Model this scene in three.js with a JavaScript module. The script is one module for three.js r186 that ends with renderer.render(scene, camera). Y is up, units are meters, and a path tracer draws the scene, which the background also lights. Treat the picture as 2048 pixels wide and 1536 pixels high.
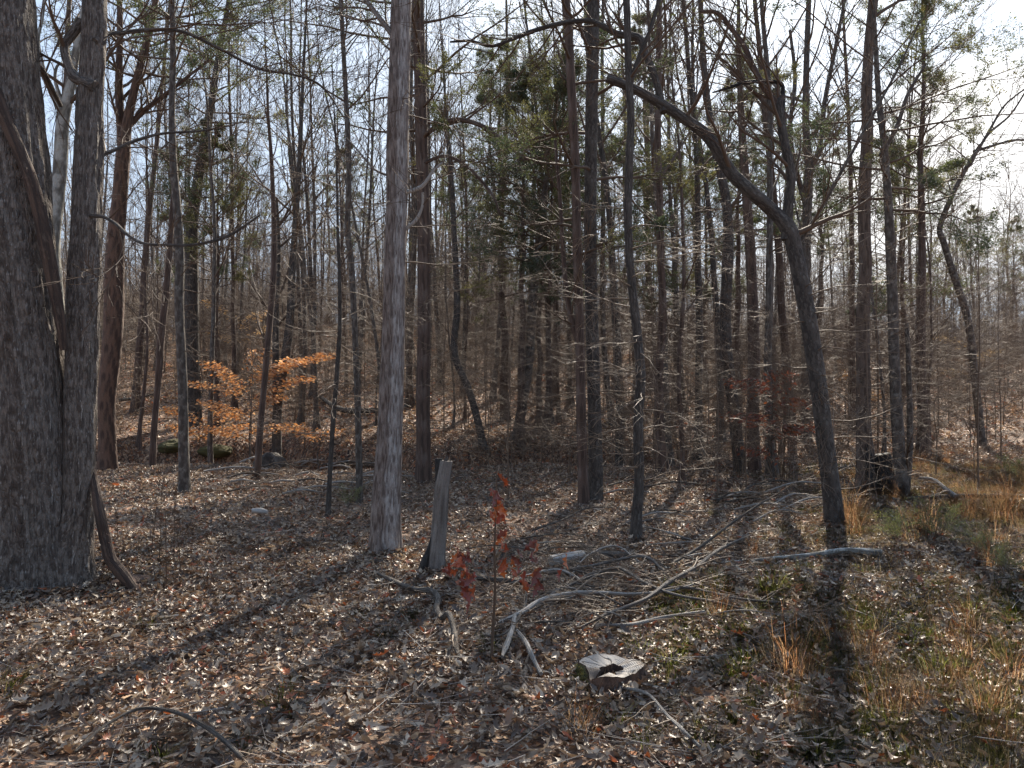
import * as THREE from 'three';

// ------------------------------------------------------------------ camera, sky, sun, exposure
const scene = new THREE.Scene();
const FOV = 50, PITCH = 0.0134, EYE = 1.6, F = 768 / Math.tan(FOV * Math.PI / 360);
const camera = new THREE.PerspectiveCamera(FOV, 4 / 3, 0.05, 900);
camera.position.set(0, EYE, 0);
camera.rotation.x = PITCH;
const renderer = new THREE.WebGLRenderer();
renderer.toneMapping = THREE.LinearToneMapping;
renderer.toneMappingExposure = 3.15;
renderer.shadowMap.enabled = true;

const SUN_AZ = 0.275, SUN_EL = 0.67;
const sunDir = new THREE.Vector3(Math.sin(SUN_AZ) * Math.cos(SUN_EL), Math.sin(SUN_EL), -Math.cos(SUN_AZ) * Math.cos(SUN_EL));
const sun = new THREE.DirectionalLight(new THREE.Color(1, 0.905, 0.765), 5);
sun.name = 'sun';
sun.position.copy(sunDir).multiplyScalar(120);
sun.castShadow = true;
sun.shadow.radius = 1;
sun.shadow.mapSize.set(4096, 4096);
Object.assign(sun.shadow.camera, { left: -60, right: 60, top: 60, bottom: -60, near: 1, far: 300 });
scene.add(sun, sun.target);

// ------------------------------------------------------------------ random numbers and noise
function rng(seed) {
  let a = seed >>> 0;
  return () => { a = (a + 0x6d2b79f5) | 0; let t = Math.imul(a ^ (a >>> 15), 1 | a); t = (t + Math.imul(t ^ (t >>> 7), 61 | t)) ^ t; return ((t ^ (t >>> 14)) >>> 0) / 4294967296; };
}
const hash = (x, y, z) => { let h = Math.imul(x, 374761393) + Math.imul(y, 668265263) + Math.imul(z, 1274126177); h = Math.imul(h ^ (h >>> 13), 1274126177); return ((h ^ (h >>> 16)) >>> 0) / 4294967296; };
const fade = (t) => t * t * (3 - 2 * t), mix = (a, b, t) => a + (b - a) * t, clamp = (x, a, b) => Math.min(b, Math.max(a, x));
const smooth = (a, b, x) => fade(clamp((x - a) / (b - a), 0, 1));
// value noise; with periods it tiles
function noise(x, y, z = 0, px = 0, py = 0) {
  const ix = Math.floor(x), iy = Math.floor(y), iz = Math.floor(z), u = fade(x - ix), v = fade(y - iy), w = fade(z - iz);
  const mx = (i) => (px ? ((i % px) + px) % px : i), my = (i) => (py ? ((i % py) + py) % py : i);
  const x0 = mx(ix), x1 = mx(ix + 1), y0 = my(iy), y1 = my(iy + 1);
  const a = mix(mix(hash(x0, y0, iz), hash(x1, y0, iz), u), mix(hash(x0, y1, iz), hash(x1, y1, iz), u), v);
  if (w === 0) return a;
  return mix(a, mix(mix(hash(x0, y0, iz + 1), hash(x1, y0, iz + 1), u), mix(hash(x0, y1, iz + 1), hash(x1, y1, iz + 1), u), v), w);
}
function fbm(x, y, z = 0, oct = 4, px = 0, py = 0) {
  let s = 0, a = 0.5, n = 0;
  for (let i = 0; i < oct; i++) { s += a * noise(x, y, z + i * 7, px, py); n += a; x *= 2; y *= 2; px *= 2; py *= 2; a *= 0.5; }
  return s / n;
}

// ------------------------------------------------------------------ the sky: pale blue with bright broken cloud, as a float texture
{
  const SW = 1024, SH = 512, d = new Float32Array(SW * SH * 4);
  for (let r = 0; r < SH; r++) {
    const el = ((r + 0.5) / SH - 0.5) * Math.PI, y = Math.sin(el);
    for (let c = 0; c < SW; c++) {
      const az = ((c + 0.5) / SW - 0.5) * 2 * Math.PI, x = Math.cos(az) * Math.cos(el), z = Math.sin(az) * Math.cos(el);
      const cs = x * sunDir.x + y * sunDir.y + z * sunDir.z, yy = Math.max(y, 0.0);
      const h = Math.pow(1 - yy, 2.2);
      let R = mix(0.18, 0.56, h), G = mix(0.32, 0.69, h), B = mix(0.57, 0.84, h);
      const k = 1 / (yy + 0.22), cx = x * k, cz = z * k;
      const cl = smooth(0.52, 0.74, fbm(cx * 1.25 + 3.7, cz * 1.25 + 9.2, 0, 5) + 0.10 * Math.max(cs, 0) ** 3);
      const g = Math.exp(-(1 - cs) * 5.0), g2 = Math.exp(-(1 - cs) * 26);
      const w = 0.62 + 0.38 * g;
      R = mix(R, w, cl * 0.85); G = mix(G, w, cl * 0.85); B = mix(B, w * 1.02, cl * 0.85);
      R += 0.58 * g + 0.9 * g2; G += 0.54 * g + 0.86 * g2; B += 0.46 * g + 0.78 * g2;
      const i = (r * SW + c) * 4;
      d[i] = R * 0.46; d[i + 1] = G * 0.46; d[i + 2] = B * 0.46; d[i + 3] = 1;
    }
  }
  const t = new THREE.DataTexture(d, SW, SH, THREE.RGBAFormat, THREE.FloatType);
  t.mapping = THREE.EquirectangularReflectionMapping; t.magFilter = t.minFilter = THREE.LinearFilter; t.wrapS = THREE.RepeatWrapping;
  t.needsUpdate = true;
  scene.background = t; scene.environment = t;
}

// ------------------------------------------------------------------ terrain
const gullyAt = (x) => 20.6 - 0.14 * (x + 8) + 0.7 * Math.sin(x * 0.7) + 0.4 * Math.sin(x * 1.9 + 1);
function ground(x, z) {
  const D = -z;
  let h = 0.16 * (fbm(x * 0.22 + 40, z * 0.22 + 40, 0, 3) - 0.5) + 0.07 * (fbm(x * 1.1 + 7, z * 1.1 + 3, 2, 3) - 0.5);
  h *= smooth(0, 5, Math.abs(D)) * 0.8 + 0.2;
  h += 0.14 * Math.exp(-(((x - 2.1) / 0.8) ** 2 + ((D - 6.6) / 0.6) ** 2)) + 0.10 * Math.exp(-(((x - 4.4) / 1.5) ** 2 + ((D - 7.5) / 1.4) ** 2));
  const Dg = gullyAt(x), inGully = smooth(6, 1.5, x);
  h -= 0.85 * Math.exp(-(((D - Dg) / 1.0) ** 2)) * inGully;
  const t = D - Dg - 0.3, s = mix(0.185, 0.12, smooth(-2, 14, x));
  h += 0.45 * smooth(0.1, 1.1, t) * inGully;
  if (t > 0) {
    const up = (u) => (u < 4 ? u * u / 8 : u - 2);
    h += s * up(Math.min(t, 33)) + 0.35 * (fbm(x * 0.12, z * 0.12, 5, 3) - 0.5) * smooth(0, 6, t);
    if (t > 33) h -= 0.05 * Math.min(t - 33, 120);
  }
  return h;
}
camera.position.y = ground(0, 0) + EYE;
const cp = Math.cos(PITCH), sp = Math.sin(PITCH);
// the point at distance D ahead that a pixel of the 2048 x 1536 photograph shows
function at(px, py, D) {
  const x = (px - 1024) / F, y = (768 - py) / F, Y = y * cp + sp, Z = y * sp - cp, k = D / -Z;
  return new THREE.Vector3(x * k, camera.position.y + Y * k, -D);
}
// the point of the ground that a pixel shows
function hit(px, py) {
  let D0 = 1.5;
  for (let D = 1.6; D < 120; D += 0.05) {
    const p = at(px, py, D);
    if (p.y < ground(p.x, p.z)) { let a = D0, b = D; for (let i = 0; i < 12; i++) { const m = (a + b) / 2, q = at(px, py, m); if (q.y < ground(q.x, q.z)) b = m; else a = m; } const q = at(px, py, b); q.y = ground(q.x, q.z); return q; }
    D0 = D;
  }
  const p = at(px, py, 40); p.y = ground(p.x, p.z); return p;
}
const foot = (px, D) => { const p = at(px, 700, D); p.y = ground(p.x, p.z); return p; };

// ------------------------------------------------------------------ mesh building
class MB {
  constructor() { this.p = new Float32Array(3072); this.n = new Float32Array(3072); this.u = new Float32Array(2048); this.c = null; this.i = new Uint32Array(6144); this.nv = 0; this.ni = 0; }
  room(v, i) {
    const grow = (a, need) => { if (a.length >= need) return a; const b = new a.constructor(Math.max(need, a.length * 2)); b.set(a); return b; };
    this.p = grow(this.p, (this.nv + v) * 3); this.n = grow(this.n, (this.nv + v) * 3); this.u = grow(this.u, (this.nv + v) * 2); this.i = grow(this.i, this.ni + i);
    if (this.c) this.c = grow(this.c, (this.nv + v) * 3);
  }
  v(x, y, z, nx, ny, nz, u = 0, w = 0, col) {
    const k = this.nv++;
    this.p[k * 3] = x; this.p[k * 3 + 1] = y; this.p[k * 3 + 2] = z; this.n[k * 3] = nx; this.n[k * 3 + 1] = ny; this.n[k * 3 + 2] = nz; this.u[k * 2] = u; this.u[k * 2 + 1] = w;
    if (this.c && col) { this.c[k * 3] = col[0]; this.c[k * 3 + 1] = col[1]; this.c[k * 3 + 2] = col[2]; }
    return k;
  }
  t(a, b, c) { this.i[this.ni++] = a; this.i[this.ni++] = b; this.i[this.ni++] = c; }
  geo() {
    const g = new THREE.BufferGeometry();
    g.setAttribute('position', new THREE.BufferAttribute(this.p.slice(0, this.nv * 3), 3));
    g.setAttribute('normal', new THREE.BufferAttribute(this.n.slice(0, this.nv * 3), 3));
    g.setAttribute('uv', new THREE.BufferAttribute(this.u.slice(0, this.nv * 2), 2));
    if (this.c) g.setAttribute('color', new THREE.BufferAttribute(this.c.slice(0, this.nv * 3), 3));
    g.setIndex(new THREE.BufferAttribute(this.i.slice(0, this.ni), 1));
    return g;
  }
  colored() { this.c = new Float32Array(this.p.length); return this; }
}
const TILE = 0.6;   // metres of bark that one repeat of a bark texture covers
const V = (x, y, z) => new THREE.Vector3(x, y, z);
// a tapered tube along points; o.disp(angle, metresAlong, radius) adds relief, o.cap closes the far end
function tube(mb, pts, rad, sides, o = {}) {
  const n = pts.length;
  if (n < 2) return;
  mb.room((sides + 1) * n + (o.cap ? sides + 2 : 1) * 2, (n - 1) * sides * 6 + sides * 6);
  const T = new THREE.Vector3(), A = new THREE.Vector3(), B = new THREE.Vector3();
  const base = mb.nv, rep = Math.max(1, Math.round(2 * Math.PI * rad[0] / TILE));
  let along = 0;
  T.subVectors(pts[1], pts[0]).normalize();
  A.set(1, 0, 0).addScaledVector(T, -T.x);
  if (A.lengthSq() < 0.05) A.set(0, 0, 1).addScaledVector(T, -T.z);
  A.normalize();
  const P = o.disp ? new Float32Array((sides + 1) * n * 3) : null;
  for (let i = 0; i < n; i++) {
    if (i > 0) along += pts[i].distanceTo(pts[i - 1]);
    T.subVectors(pts[Math.min(i + 1, n - 1)], pts[Math.max(i - 1, 0)]).normalize();
    A.addScaledVector(T, -A.dot(T)).normalize();
    B.crossVectors(T, A);
    for (let k = 0; k <= sides; k++) {
      const a = (k % sides) / sides * 2 * Math.PI, ca = Math.cos(a), sa = -Math.sin(a);
      const nx = A.x * ca + B.x * sa, ny = A.y * ca + B.y * sa, nz = A.z * ca + B.z * sa;
      const r = rad[i] + (o.disp ? o.disp(a, along, rad[i], i) : 0);
      mb.v(pts[i].x + nx * r, pts[i].y + ny * r, pts[i].z + nz * r, nx, ny, nz, k / sides * rep, along / TILE + (o.vo || 0));
    }
  }
  const row = sides + 1;
  for (let i = 0; i < n - 1; i++) for (let k = 0; k < sides; k++) {
    const a = base + i * row + k, b = a + 1, c = a + row, d = c + 1;
    mb.t(a, c, b); mb.t(b, c, d);
  }
  if (o.disp) {   // normals from the relief
    const q = mb.p, at3 = (i, k) => (base + i * row + ((k + sides) % sides)) * 3;
    for (let i = 0; i < n; i++) for (let k = 0; k <= sides; k++) {
      const l = at3(i, k - 1), r = at3(i, k + 1), d = at3(Math.max(0, i - 1), k), u = at3(Math.min(n - 1, i + 1), k);
      const ax = q[r] - q[l], ay = q[r + 1] - q[l + 1], az = q[r + 2] - q[l + 2], bx = q[u] - q[d], by = q[u + 1] - q[d + 1], bz = q[u + 2] - q[d + 2];
      let nx = by * az - bz * ay, ny = bz * ax - bx * az, nz = bx * ay - by * ax;
      const m = (base + i * row + k) * 3, s = (nx * mb.n[m] + ny * mb.n[m + 1] + nz * mb.n[m + 2]) < 0 ? -1 : 1, L = s / (Math.hypot(nx, ny, nz) || 1);
      mb.n[m] = nx * L; mb.n[m + 1] = ny * L; mb.n[m + 2] = nz * L;
    }
  }
  for (const end of o.cap === 2 ? [0, 1] : o.cap ? [1] : []) {
    const i = end ? n - 1 : 0, s = end ? 1 : -1;
    T.subVectors(pts[end ? n - 1 : 1], pts[end ? n - 2 : 0]).normalize().multiplyScalar(s);
    const c0 = mb.v(pts[i].x, pts[i].y, pts[i].z, T.x, T.y, T.z), q = [];
    for (let k = 0; k < sides; k++) { const m = (base + i * row + k) * 3; q.push(mb.v(mb.p[m], mb.p[m + 1], mb.p[m + 2], T.x, T.y, T.z, k / sides, 0.1)); }
    for (let k = 0; k < sides; k++) if (end) mb.t(c0, q[(k + 1) % sides], q[k]); else mb.t(c0, q[k], q[(k + 1) % sides]);
  }
}
// points with radii through a smooth curve
function curve(pts, rad, n) {
  const c = new THREE.CatmullRomCurve3(pts, false, 'centripetal'), out = [], r = [];
  for (let i = 0; i <= n; i++) {
    const t = i / n, f = t * (pts.length - 1), k = Math.min(pts.length - 2, Math.floor(f));
    out.push(c.getPoint(t)); r.push(mix(rad[k], rad[k + 1], f - k));
  }
  return [out, r];
}

// ------------------------------------------------------------------ textures and materials
function dataTex(n, fn, srgb) {
  const d = new Uint8Array(n * n * 4);
  for (let y = 0; y < n; y++) for (let x = 0; x < n; x++) {
    const c = fn((x + 0.5) / n, (y + 0.5) / n), i = (y * n + x) * 4;
    for (let k = 0; k < 3; k++) d[i + k] = clamp((typeof c === 'number' ? c : srgb ? (c[k] <= 0.0031308 ? c[k] * 12.92 : 1.055 * Math.pow(c[k], 1 / 2.4) - 0.055) : c[k]) * 255, 0, 255);
    d[i + 3] = 255;
  }
  const t = new THREE.DataTexture(d, n, n);
  t.wrapS = t.wrapT = THREE.RepeatWrapping; t.magFilter = t.minFilter = THREE.LinearFilter;
  if (srgb) t.colorSpace = THREE.SRGBColorSpace;
  t.needsUpdate = true;
  return t;
}
const lerp3 = (a, b, t) => [mix(a[0], b[0], t), mix(a[1], b[1], t), mix(a[2], b[2], t)];
// bark: o.a and o.b are the two bark colours in streaks o.fx across and o.fy along, o.c the colour of patches (lichen, bleached wood) covering o.cover
function bark(seed, o) {
  const map = dataTex(512, (u, v) => {
    const wob = 0.35 * fbm(u * 4, v * 4, seed + 9, 3, 4, 4);
    const s = fbm((u + wob * 0.06) * o.fx, v * o.fy, seed, 4, o.fx, o.fy);
    let c = lerp3(o.a, o.b, smooth(0.32, 0.68, s));
    const p = fbm(u * (o.px || 6), v * (o.py || 6), seed + 31, 4, o.px || 6, o.py || 6);
    c = lerp3(c, o.c, smooth(1 - o.cover - 0.12, 1 - o.cover + 0.12, p) * 0.8);
    if (o.d) c = lerp3(c, [c[0] * o.d[0], c[1] * o.d[1], c[2] * o.d[2]], smooth(0.42, 0.62, fbm(u * 3, v * 1, seed + 55, 3, 3, 1)));
    const g = 0.82 + 0.36 * noise(u * 128, v * 64, seed + 3, 128, 64);
    return [c[0] * g, c[1] * g, c[2] * g];
  }, true);
  const bump = dataTex(512, (u, v) => {
    const wob = 0.35 * fbm(u * 4, v * 4, seed + 9, 3, 4, 4);
    const r = Math.abs(fbm((u + wob * 0.06) * o.fx, v * o.fy, seed + 77, 4, o.fx, o.fy) - 0.5) * 2;
    return clamp(0.15 + r * 2.2 + 0.2 * (noise(u * 128, v * 64, seed + 5, 128, 64) - 0.5), 0, 1);
  });
  return new THREE.MeshStandardMaterial({ map, bumpMap: bump, bumpScale: o.bump, roughness: o.rough || 0.9 });
}
const M = {
  oak: bark(1, { a: [0.082, 0.065, 0.054], b: [0.185, 0.158, 0.136], c: [0.35, 0.33, 0.305], d: [0.76, 0.71, 0.68], cover: 0.26, fx: 26, fy: 9, px: 40, py: 14, bump: 0.016 }),
  lichen: bark(2, { a: [0.11, 0.10, 0.085], b: [0.22, 0.21, 0.18], c: [0.44, 0.44, 0.41], cover: 0.45, fx: 10, fy: 5, px: 4, py: 4, bump: 0.008 }),
  cedarGrey: bark(3, { a: [0.14, 0.112, 0.098], b: [0.31, 0.277, 0.255], c: [0.43, 0.41, 0.39], d: [0.72, 0.65, 0.61], cover: 0.40, fx: 38, fy: 7, px: 16, py: 6, bump: 0.008 }),
  cedarRed: bark(4, { a: [0.060, 0.039, 0.030], b: [0.122, 0.080, 0.061], c: [0.17, 0.13, 0.108], cover: 0.34, fx: 24, fy: 2, px: 9, py: 2, bump: 0.008 }),
  brown: bark(15, { a: [0.075, 0.054, 0.043], b: [0.15, 0.112, 0.089], c: [0.21, 0.172, 0.147], cover: 0.3, fx: 14, fy: 4, px: 7, py: 3, bump: 0.008 }),
  pineRed: bark(5, { a: [0.062, 0.036, 0.026], b: [0.138, 0.079, 0.053], c: [0.18, 0.125, 0.093], cover: 0.3, fx: 12, fy: 4, px: 6, py: 2, bump: 0.010 }),
  dark: bark(6, { a: [0.042, 0.034, 0.029], b: [0.085, 0.072, 0.061], c: [0.14, 0.13, 0.115], cover: 0.28, fx: 20, fy: 8, px: 22, py: 14, bump: 0.008 }),
  vine: bark(16, { a: [0.045, 0.029, 0.022], b: [0.10, 0.064, 0.046], c: [0.16, 0.12, 0.095], cover: 0.25, fx: 16, fy: 3, bump: 0.008 }),
  grey: bark(7, { a: [0.062, 0.049, 0.040], b: [0.125, 0.104, 0.086], c: [0.20, 0.183, 0.16], cover: 0.30, fx: 18, fy: 7, px: 16, py: 10, bump: 0.006 }),
  driftwood: bark(8, { a: [0.20, 0.18, 0.16], b: [0.40, 0.37, 0.335], c: [0.50, 0.47, 0.44], cover: 0.3, fx: 22, fy: 2, px: 8, py: 2, bump: 0.004, rough: 0.8 }),
  char: bark(9, { a: [0.010, 0.009, 0.008], b: [0.03, 0.027, 0.025], c: [0.06, 0.055, 0.05], cover: 0.2, fx: 14, fy: 5, bump: 0.010, rough: 0.8 }),
};
const ridge0 = (x, y, z) => 1 - Math.abs(2 * noise(x, y, z) - 1);
const twigMat = (r, g, b, rough = 0.62) => new THREE.MeshStandardMaterial({ color: new THREE.Color(r, g, b), roughness: rough });
M.twig = twigMat(0.090, 0.057, 0.036, 0.75); M.twigGrey = twigMat(0.125, 0.085, 0.056, 0.7); M.twigPale = twigMat(0.185, 0.130, 0.086, 0.6); M.twigRed = twigMat(0.16, 0.085, 0.06);
M.cutTop = new THREE.MeshStandardMaterial({ roughness: 0.8, bumpScale: 0.006,
  map: dataTex(512, (u, v) => { const x = u - 0.47, y = v - 0.53, r = Math.hypot(x, y), a = Math.atan2(y, x), ring = 0.5 + 0.5 * Math.sin(r * 210 + 5 * noise(u * 7, v * 7, 2)), cr = smooth(0.94, 0.985, ridge0(Math.cos(a) * 2.4 + 9, Math.sin(a) * 2.4 + 9, r * 1.6)) * smooth(0.05, 0.2, r), st = fbm(u * 9, v * 9, 6, 4); let c = lerp3([0.17, 0.145, 0.122], [0.36, 0.34, 0.32], 0.3 * ring + 0.7 * st); c = lerp3(c, [0.12, 0.085, 0.06], smooth(0.50, 0.64, fbm(u * 5 + 3, v * 5, 12, 4)) * 0.85); return lerp3(c, [0.035, 0.026, 0.02], cr); }, true),
  bumpMap: dataTex(512, (u, v) => { const x = u - 0.47, y = v - 0.53, r = Math.hypot(x, y), a = Math.atan2(y, x); return clamp(0.5 + 0.12 * Math.sin(r * 210 + 5 * noise(u * 7, v * 7, 2)) + 0.4 * (fbm(u * 14, v * 14, 9, 4) - 0.5) - 0.5 * smooth(0.94, 0.985, ridge0(Math.cos(a) * 2.4 + 9, Math.sin(a) * 2.4 + 9, r * 1.6)) * smooth(0.05, 0.2, r), 0, 1); }) });
M.cutWood = bark(10, { a: [0.30, 0.28, 0.26], b: [0.42, 0.405, 0.39], c: [0.17, 0.14, 0.11], cover: 0.36, fx: 6, fy: 6, px: 5, py: 5, bump: 0.003, rough: 0.7 });
const leafMat = (o) => new THREE.MeshPhysicalMaterial({ color: 0xffffff, roughness: 0.5, side: THREE.DoubleSide, ...o });
M.needles = leafMat({ vertexColors: true, roughness: 0.9, transmission: 0.5 });
M.litter = leafMat({ roughness: 0.8, transmission: 0.3, clearcoat: 0.7, clearcoatRoughness: 0.38 });
M.beech = leafMat({ vertexColors: true, roughness: 0.85, transmission: 0.5 });
M.grass = leafMat({ vertexColors: true, roughness: 0.8, transmission: 0.35 });
M.oldWood = bark(18, { a: [0.095, 0.079, 0.067], b: [0.18, 0.158, 0.14], c: [0.25, 0.228, 0.205], cover: 0.3, fx: 24, fy: 2, px: 9, py: 2, bump: 0.006 });
M.moss = new THREE.MeshStandardMaterial({ map: dataTex(256, (u, v) => lerp3([0.035, 0.031, 0.015], [0.09, 0.082, 0.024], fbm(u * 24, v * 24, 8, 4, 24, 24)), true), bumpMap: dataTex(256, (u, v) => fbm(u * 32, v * 32, 18, 3, 32, 32)), bumpScale: 0.012, roughness: 1 });

// ------------------------------------------------------------------ naming
const used = new Map();
function numbered(name) { const k = used.get(name) || 0; used.set(name, k + 1); return k ? name + '_' + String(k).padStart(3, '0') : name; }
const shade = (m) => { m.castShadow = m.receiveShadow = true; return m; };
function thing(name, label, category, pos, group) {
  const o = new THREE.Group(); o.name = numbered(name); o.position.copy(pos); o.userData = { label, category };
  if (group) o.userData.group = group;
  scene.add(o); return o;
}
function part(parent, name, geo, mat) { const m = shade(new THREE.Mesh(geo, mat)); m.name = name; parent.add(m); return m; }
function top(name, geo, mat, data) { const m = shade(new THREE.Mesh(geo, mat)); m.name = numbered(name); m.userData = data; scene.add(m); return m; }
function copyOf(proto, pos, turn, scale, label, group) {
  const r = proto.clone(); r.name = numbered(proto.userData.stem); r.userData = { label: label || proto.userData.label, category: proto.userData.category };
  if (group) r.userData.group = group;
  r.position.copy(pos); r.rotation.y = turn; r.scale.set(scale[0], scale[1], scale[2]);
  scene.add(r); return r;
}

// ------------------------------------------------------------------ the ground
{
  const rows = 300, cols = 280, mb = new MB();
  mb.room((rows + 1) * (cols + 1), rows * cols * 6);
  for (let i = 0; i <= rows; i++) {
    const t = i / rows, D = -14 + 17 * Math.min(1, t / 0.06) + (t > 0.06 ? 57 * ((t - 0.06) / 0.94) ** 1.5 + 320 * ((t - 0.06) / 0.94) ** 9 : 0);
    for (let j = 0; j <= cols; j++) {
      const s = j / cols * 2 - 1, half = 12 + Math.max(0, D) * 0.8, x = half * (0.45 * s + 0.55 * s ** 3) + (Math.abs(s) > 0.93 ? Math.sign(s) * (Math.abs(s) - 0.93) * 2800 : 0);
      mb.v(x, ground(x, -D), -D, 0, 1, 0, x / 2.2, -D / 2.2);
    }
  }
  const w = cols + 1;
  for (let i = 0; i < rows; i++) for (let j = 0; j < cols; j++) { const a = i * w + j; mb.t(a, a + 1, a + w); mb.t(a + 1, a + w + 1, a + w); }
  const g = mb.geo(); g.computeVertexNormals();
  const cv = document.createElement('canvas'); cv.width = cv.height = 1024;
  const cx = cv.getContext('2d'), R = rng(5);
  cx.fillStyle = 'rgb(40,31,25)'; cx.fillRect(0, 0, 1024, 1024);
  const tones = [[92, 70, 56], [120, 92, 72], [142, 115, 92], [74, 55, 43], [158, 132, 108], [104, 76, 56], [86, 62, 48], [132, 88, 58]];
  for (let k = 0; k < 5200; k++) {
    const x = R() * 1024, y = R() * 1024, L = 14 + R() * 20, wd = L * (0.32 + 0.25 * R()), a = R() * 6.28, t = tones[Math.floor(R() * tones.length)], f = 0.8 + 0.4 * R();
    cx.fillStyle = `rgb(${t[0] * f | 0},${t[1] * f | 0},${t[2] * f | 0})`;
    for (const ox of [-1024, 0, 1024]) for (const oy of [-1024, 0, 1024]) {
      if (x + ox < -40 || x + ox > 1064 || y + oy < -40 || y + oy > 1064) continue;
      cx.save(); cx.translate(x + ox, y + oy); cx.rotate(a); cx.beginPath(); cx.moveTo(-L, 0); cx.quadraticCurveTo(0, -wd * 1.4, L, 0); cx.quadraticCurveTo(0, wd * 1.4, -L, 0); cx.fill(); cx.restore();
    }
  }
  const map = new THREE.CanvasTexture(cv); map.colorSpace = THREE.SRGBColorSpace; map.wrapS = map.wrapT = THREE.RepeatWrapping;
  const bump = dataTex(512, (u, v) => fbm(u * 40, v * 40, 3, 4, 40, 40));
  bump.repeat.set(1, 1);
  var groundMesh = top('ground', g, new THREE.MeshStandardMaterial({ map, bumpMap: bump, bumpScale: 0.05, roughness: 0.85 }), { kind: 'structure', label: 'woodland floor under dry brown leaves, rising to a hillside' });
}

// ------------------------------------------------------------------ branches
const tmpA = V(0, 0, 0);
function turned(d, ang, R) {   // d bent by ang in a random direction
  tmpA.set(R() - 0.5, R() - 0.5, R() - 0.5).cross(d).normalize();
  return d.clone().multiplyScalar(Math.cos(ang)).addScaledVector(tmpA, Math.sin(ang)).normalize();
}
// a branch with its side branches: o.kids per level, o.ang bend, o.wob crookedness, o.up rise, o.rmin thinnest
function branch(mb, p0, d0, len, r0, level, o, R, tips) {
  const n = level === 0 ? 7 : level === 1 ? 5 : 3, pts = [p0.clone()], rad = [r0], d = d0.clone();
  const step = len / n;
  for (let i = 1; i <= n; i++) {
    d.x += (R() - 0.5) * o.wob; d.y += (R() - 0.5) * o.wob + o.up; d.z += (R() - 0.5) * o.wob; d.normalize();
    pts.push(pts[i - 1].clone().addScaledVector(d, step)); rad.push(Math.max(o.rmin, r0 * (1 - 0.8 * i / n)));
  }
  tube(mb, pts, rad, r0 > 0.03 ? 7 : r0 > 0.012 ? 5 : r0 > 0.006 ? 4 : 3);
  if (tips) for (let i = 1; i <= n; i++) if (level >= (o.tipLevel || 1)) tips.push([pts[i], d.clone(), level]);
  const kids = o.kids[level] || 0;
  for (let k = 0; k < kids; k++) {
    const t = mix(o.from || 0.2, 1, (k + R()) / kids), f = t * n, i = Math.min(n - 1, Math.floor(f));
    const q = pts[i].clone().lerp(pts[i + 1], f - i), rr = mix(rad[i], rad[i + 1], f - i);
    const dir = pts[i + 1].clone().sub(pts[i]).normalize();
    const cd = turned(dir, o.ang * (0.6 + 0.7 * R()), R);
    if (o.flat) { cd.y *= o.flat; cd.normalize(); }
    branch(mb, q, cd, len * (0.32 + 0.38 * R()) * (1.15 - 0.55 * t), Math.max(o.rmin, rr * 0.6), level + 1, o, R, tips);
  }
}
// tufts of scale foliage at the tips of a cedar's twigs
function tuft(mb, p, d, size, n, col, R) {
  mb.room(n * 8, n * 12);
  for (let k = 0; k < n; k++) {
    const a = turned(d, 0.2 + R() * 1.1, R), s = turned(a, 1.57, R), L = size * (0.32 + 0.5 * R()), w = L * (0.13 + 0.12 * R());
    const o = p.clone().add(V(R() - 0.5, R() - 0.5, R() - 0.5).multiplyScalar(size * 1.5)), nn = a.clone().cross(s).normalize();
    const f = 0.65 + 0.7 * R(), c = [col[0] * f, col[1] * f, col[2] * f];
    const v = (x, y) => mb.v(o.x + a.x * x + s.x * y, o.y + a.y * x + s.y * y, o.z + a.z * x + s.z * y, nn.x, nn.y, nn.z, 0, 0, c);
    const q0 = v(0, 0), q1 = v(L * 0.45, w), q2 = v(L, 0), q3 = v(L * 0.5, -w);
    mb.t(q0, q2, q1); mb.t(q0, q3, q2);
  }
}
const GREEN = [[0.092, 0.108, 0.034], [0.118, 0.120, 0.038], [0.066, 0.086, 0.034], [0.145, 0.134, 0.042], [0.076, 0.094, 0.040]];

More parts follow.
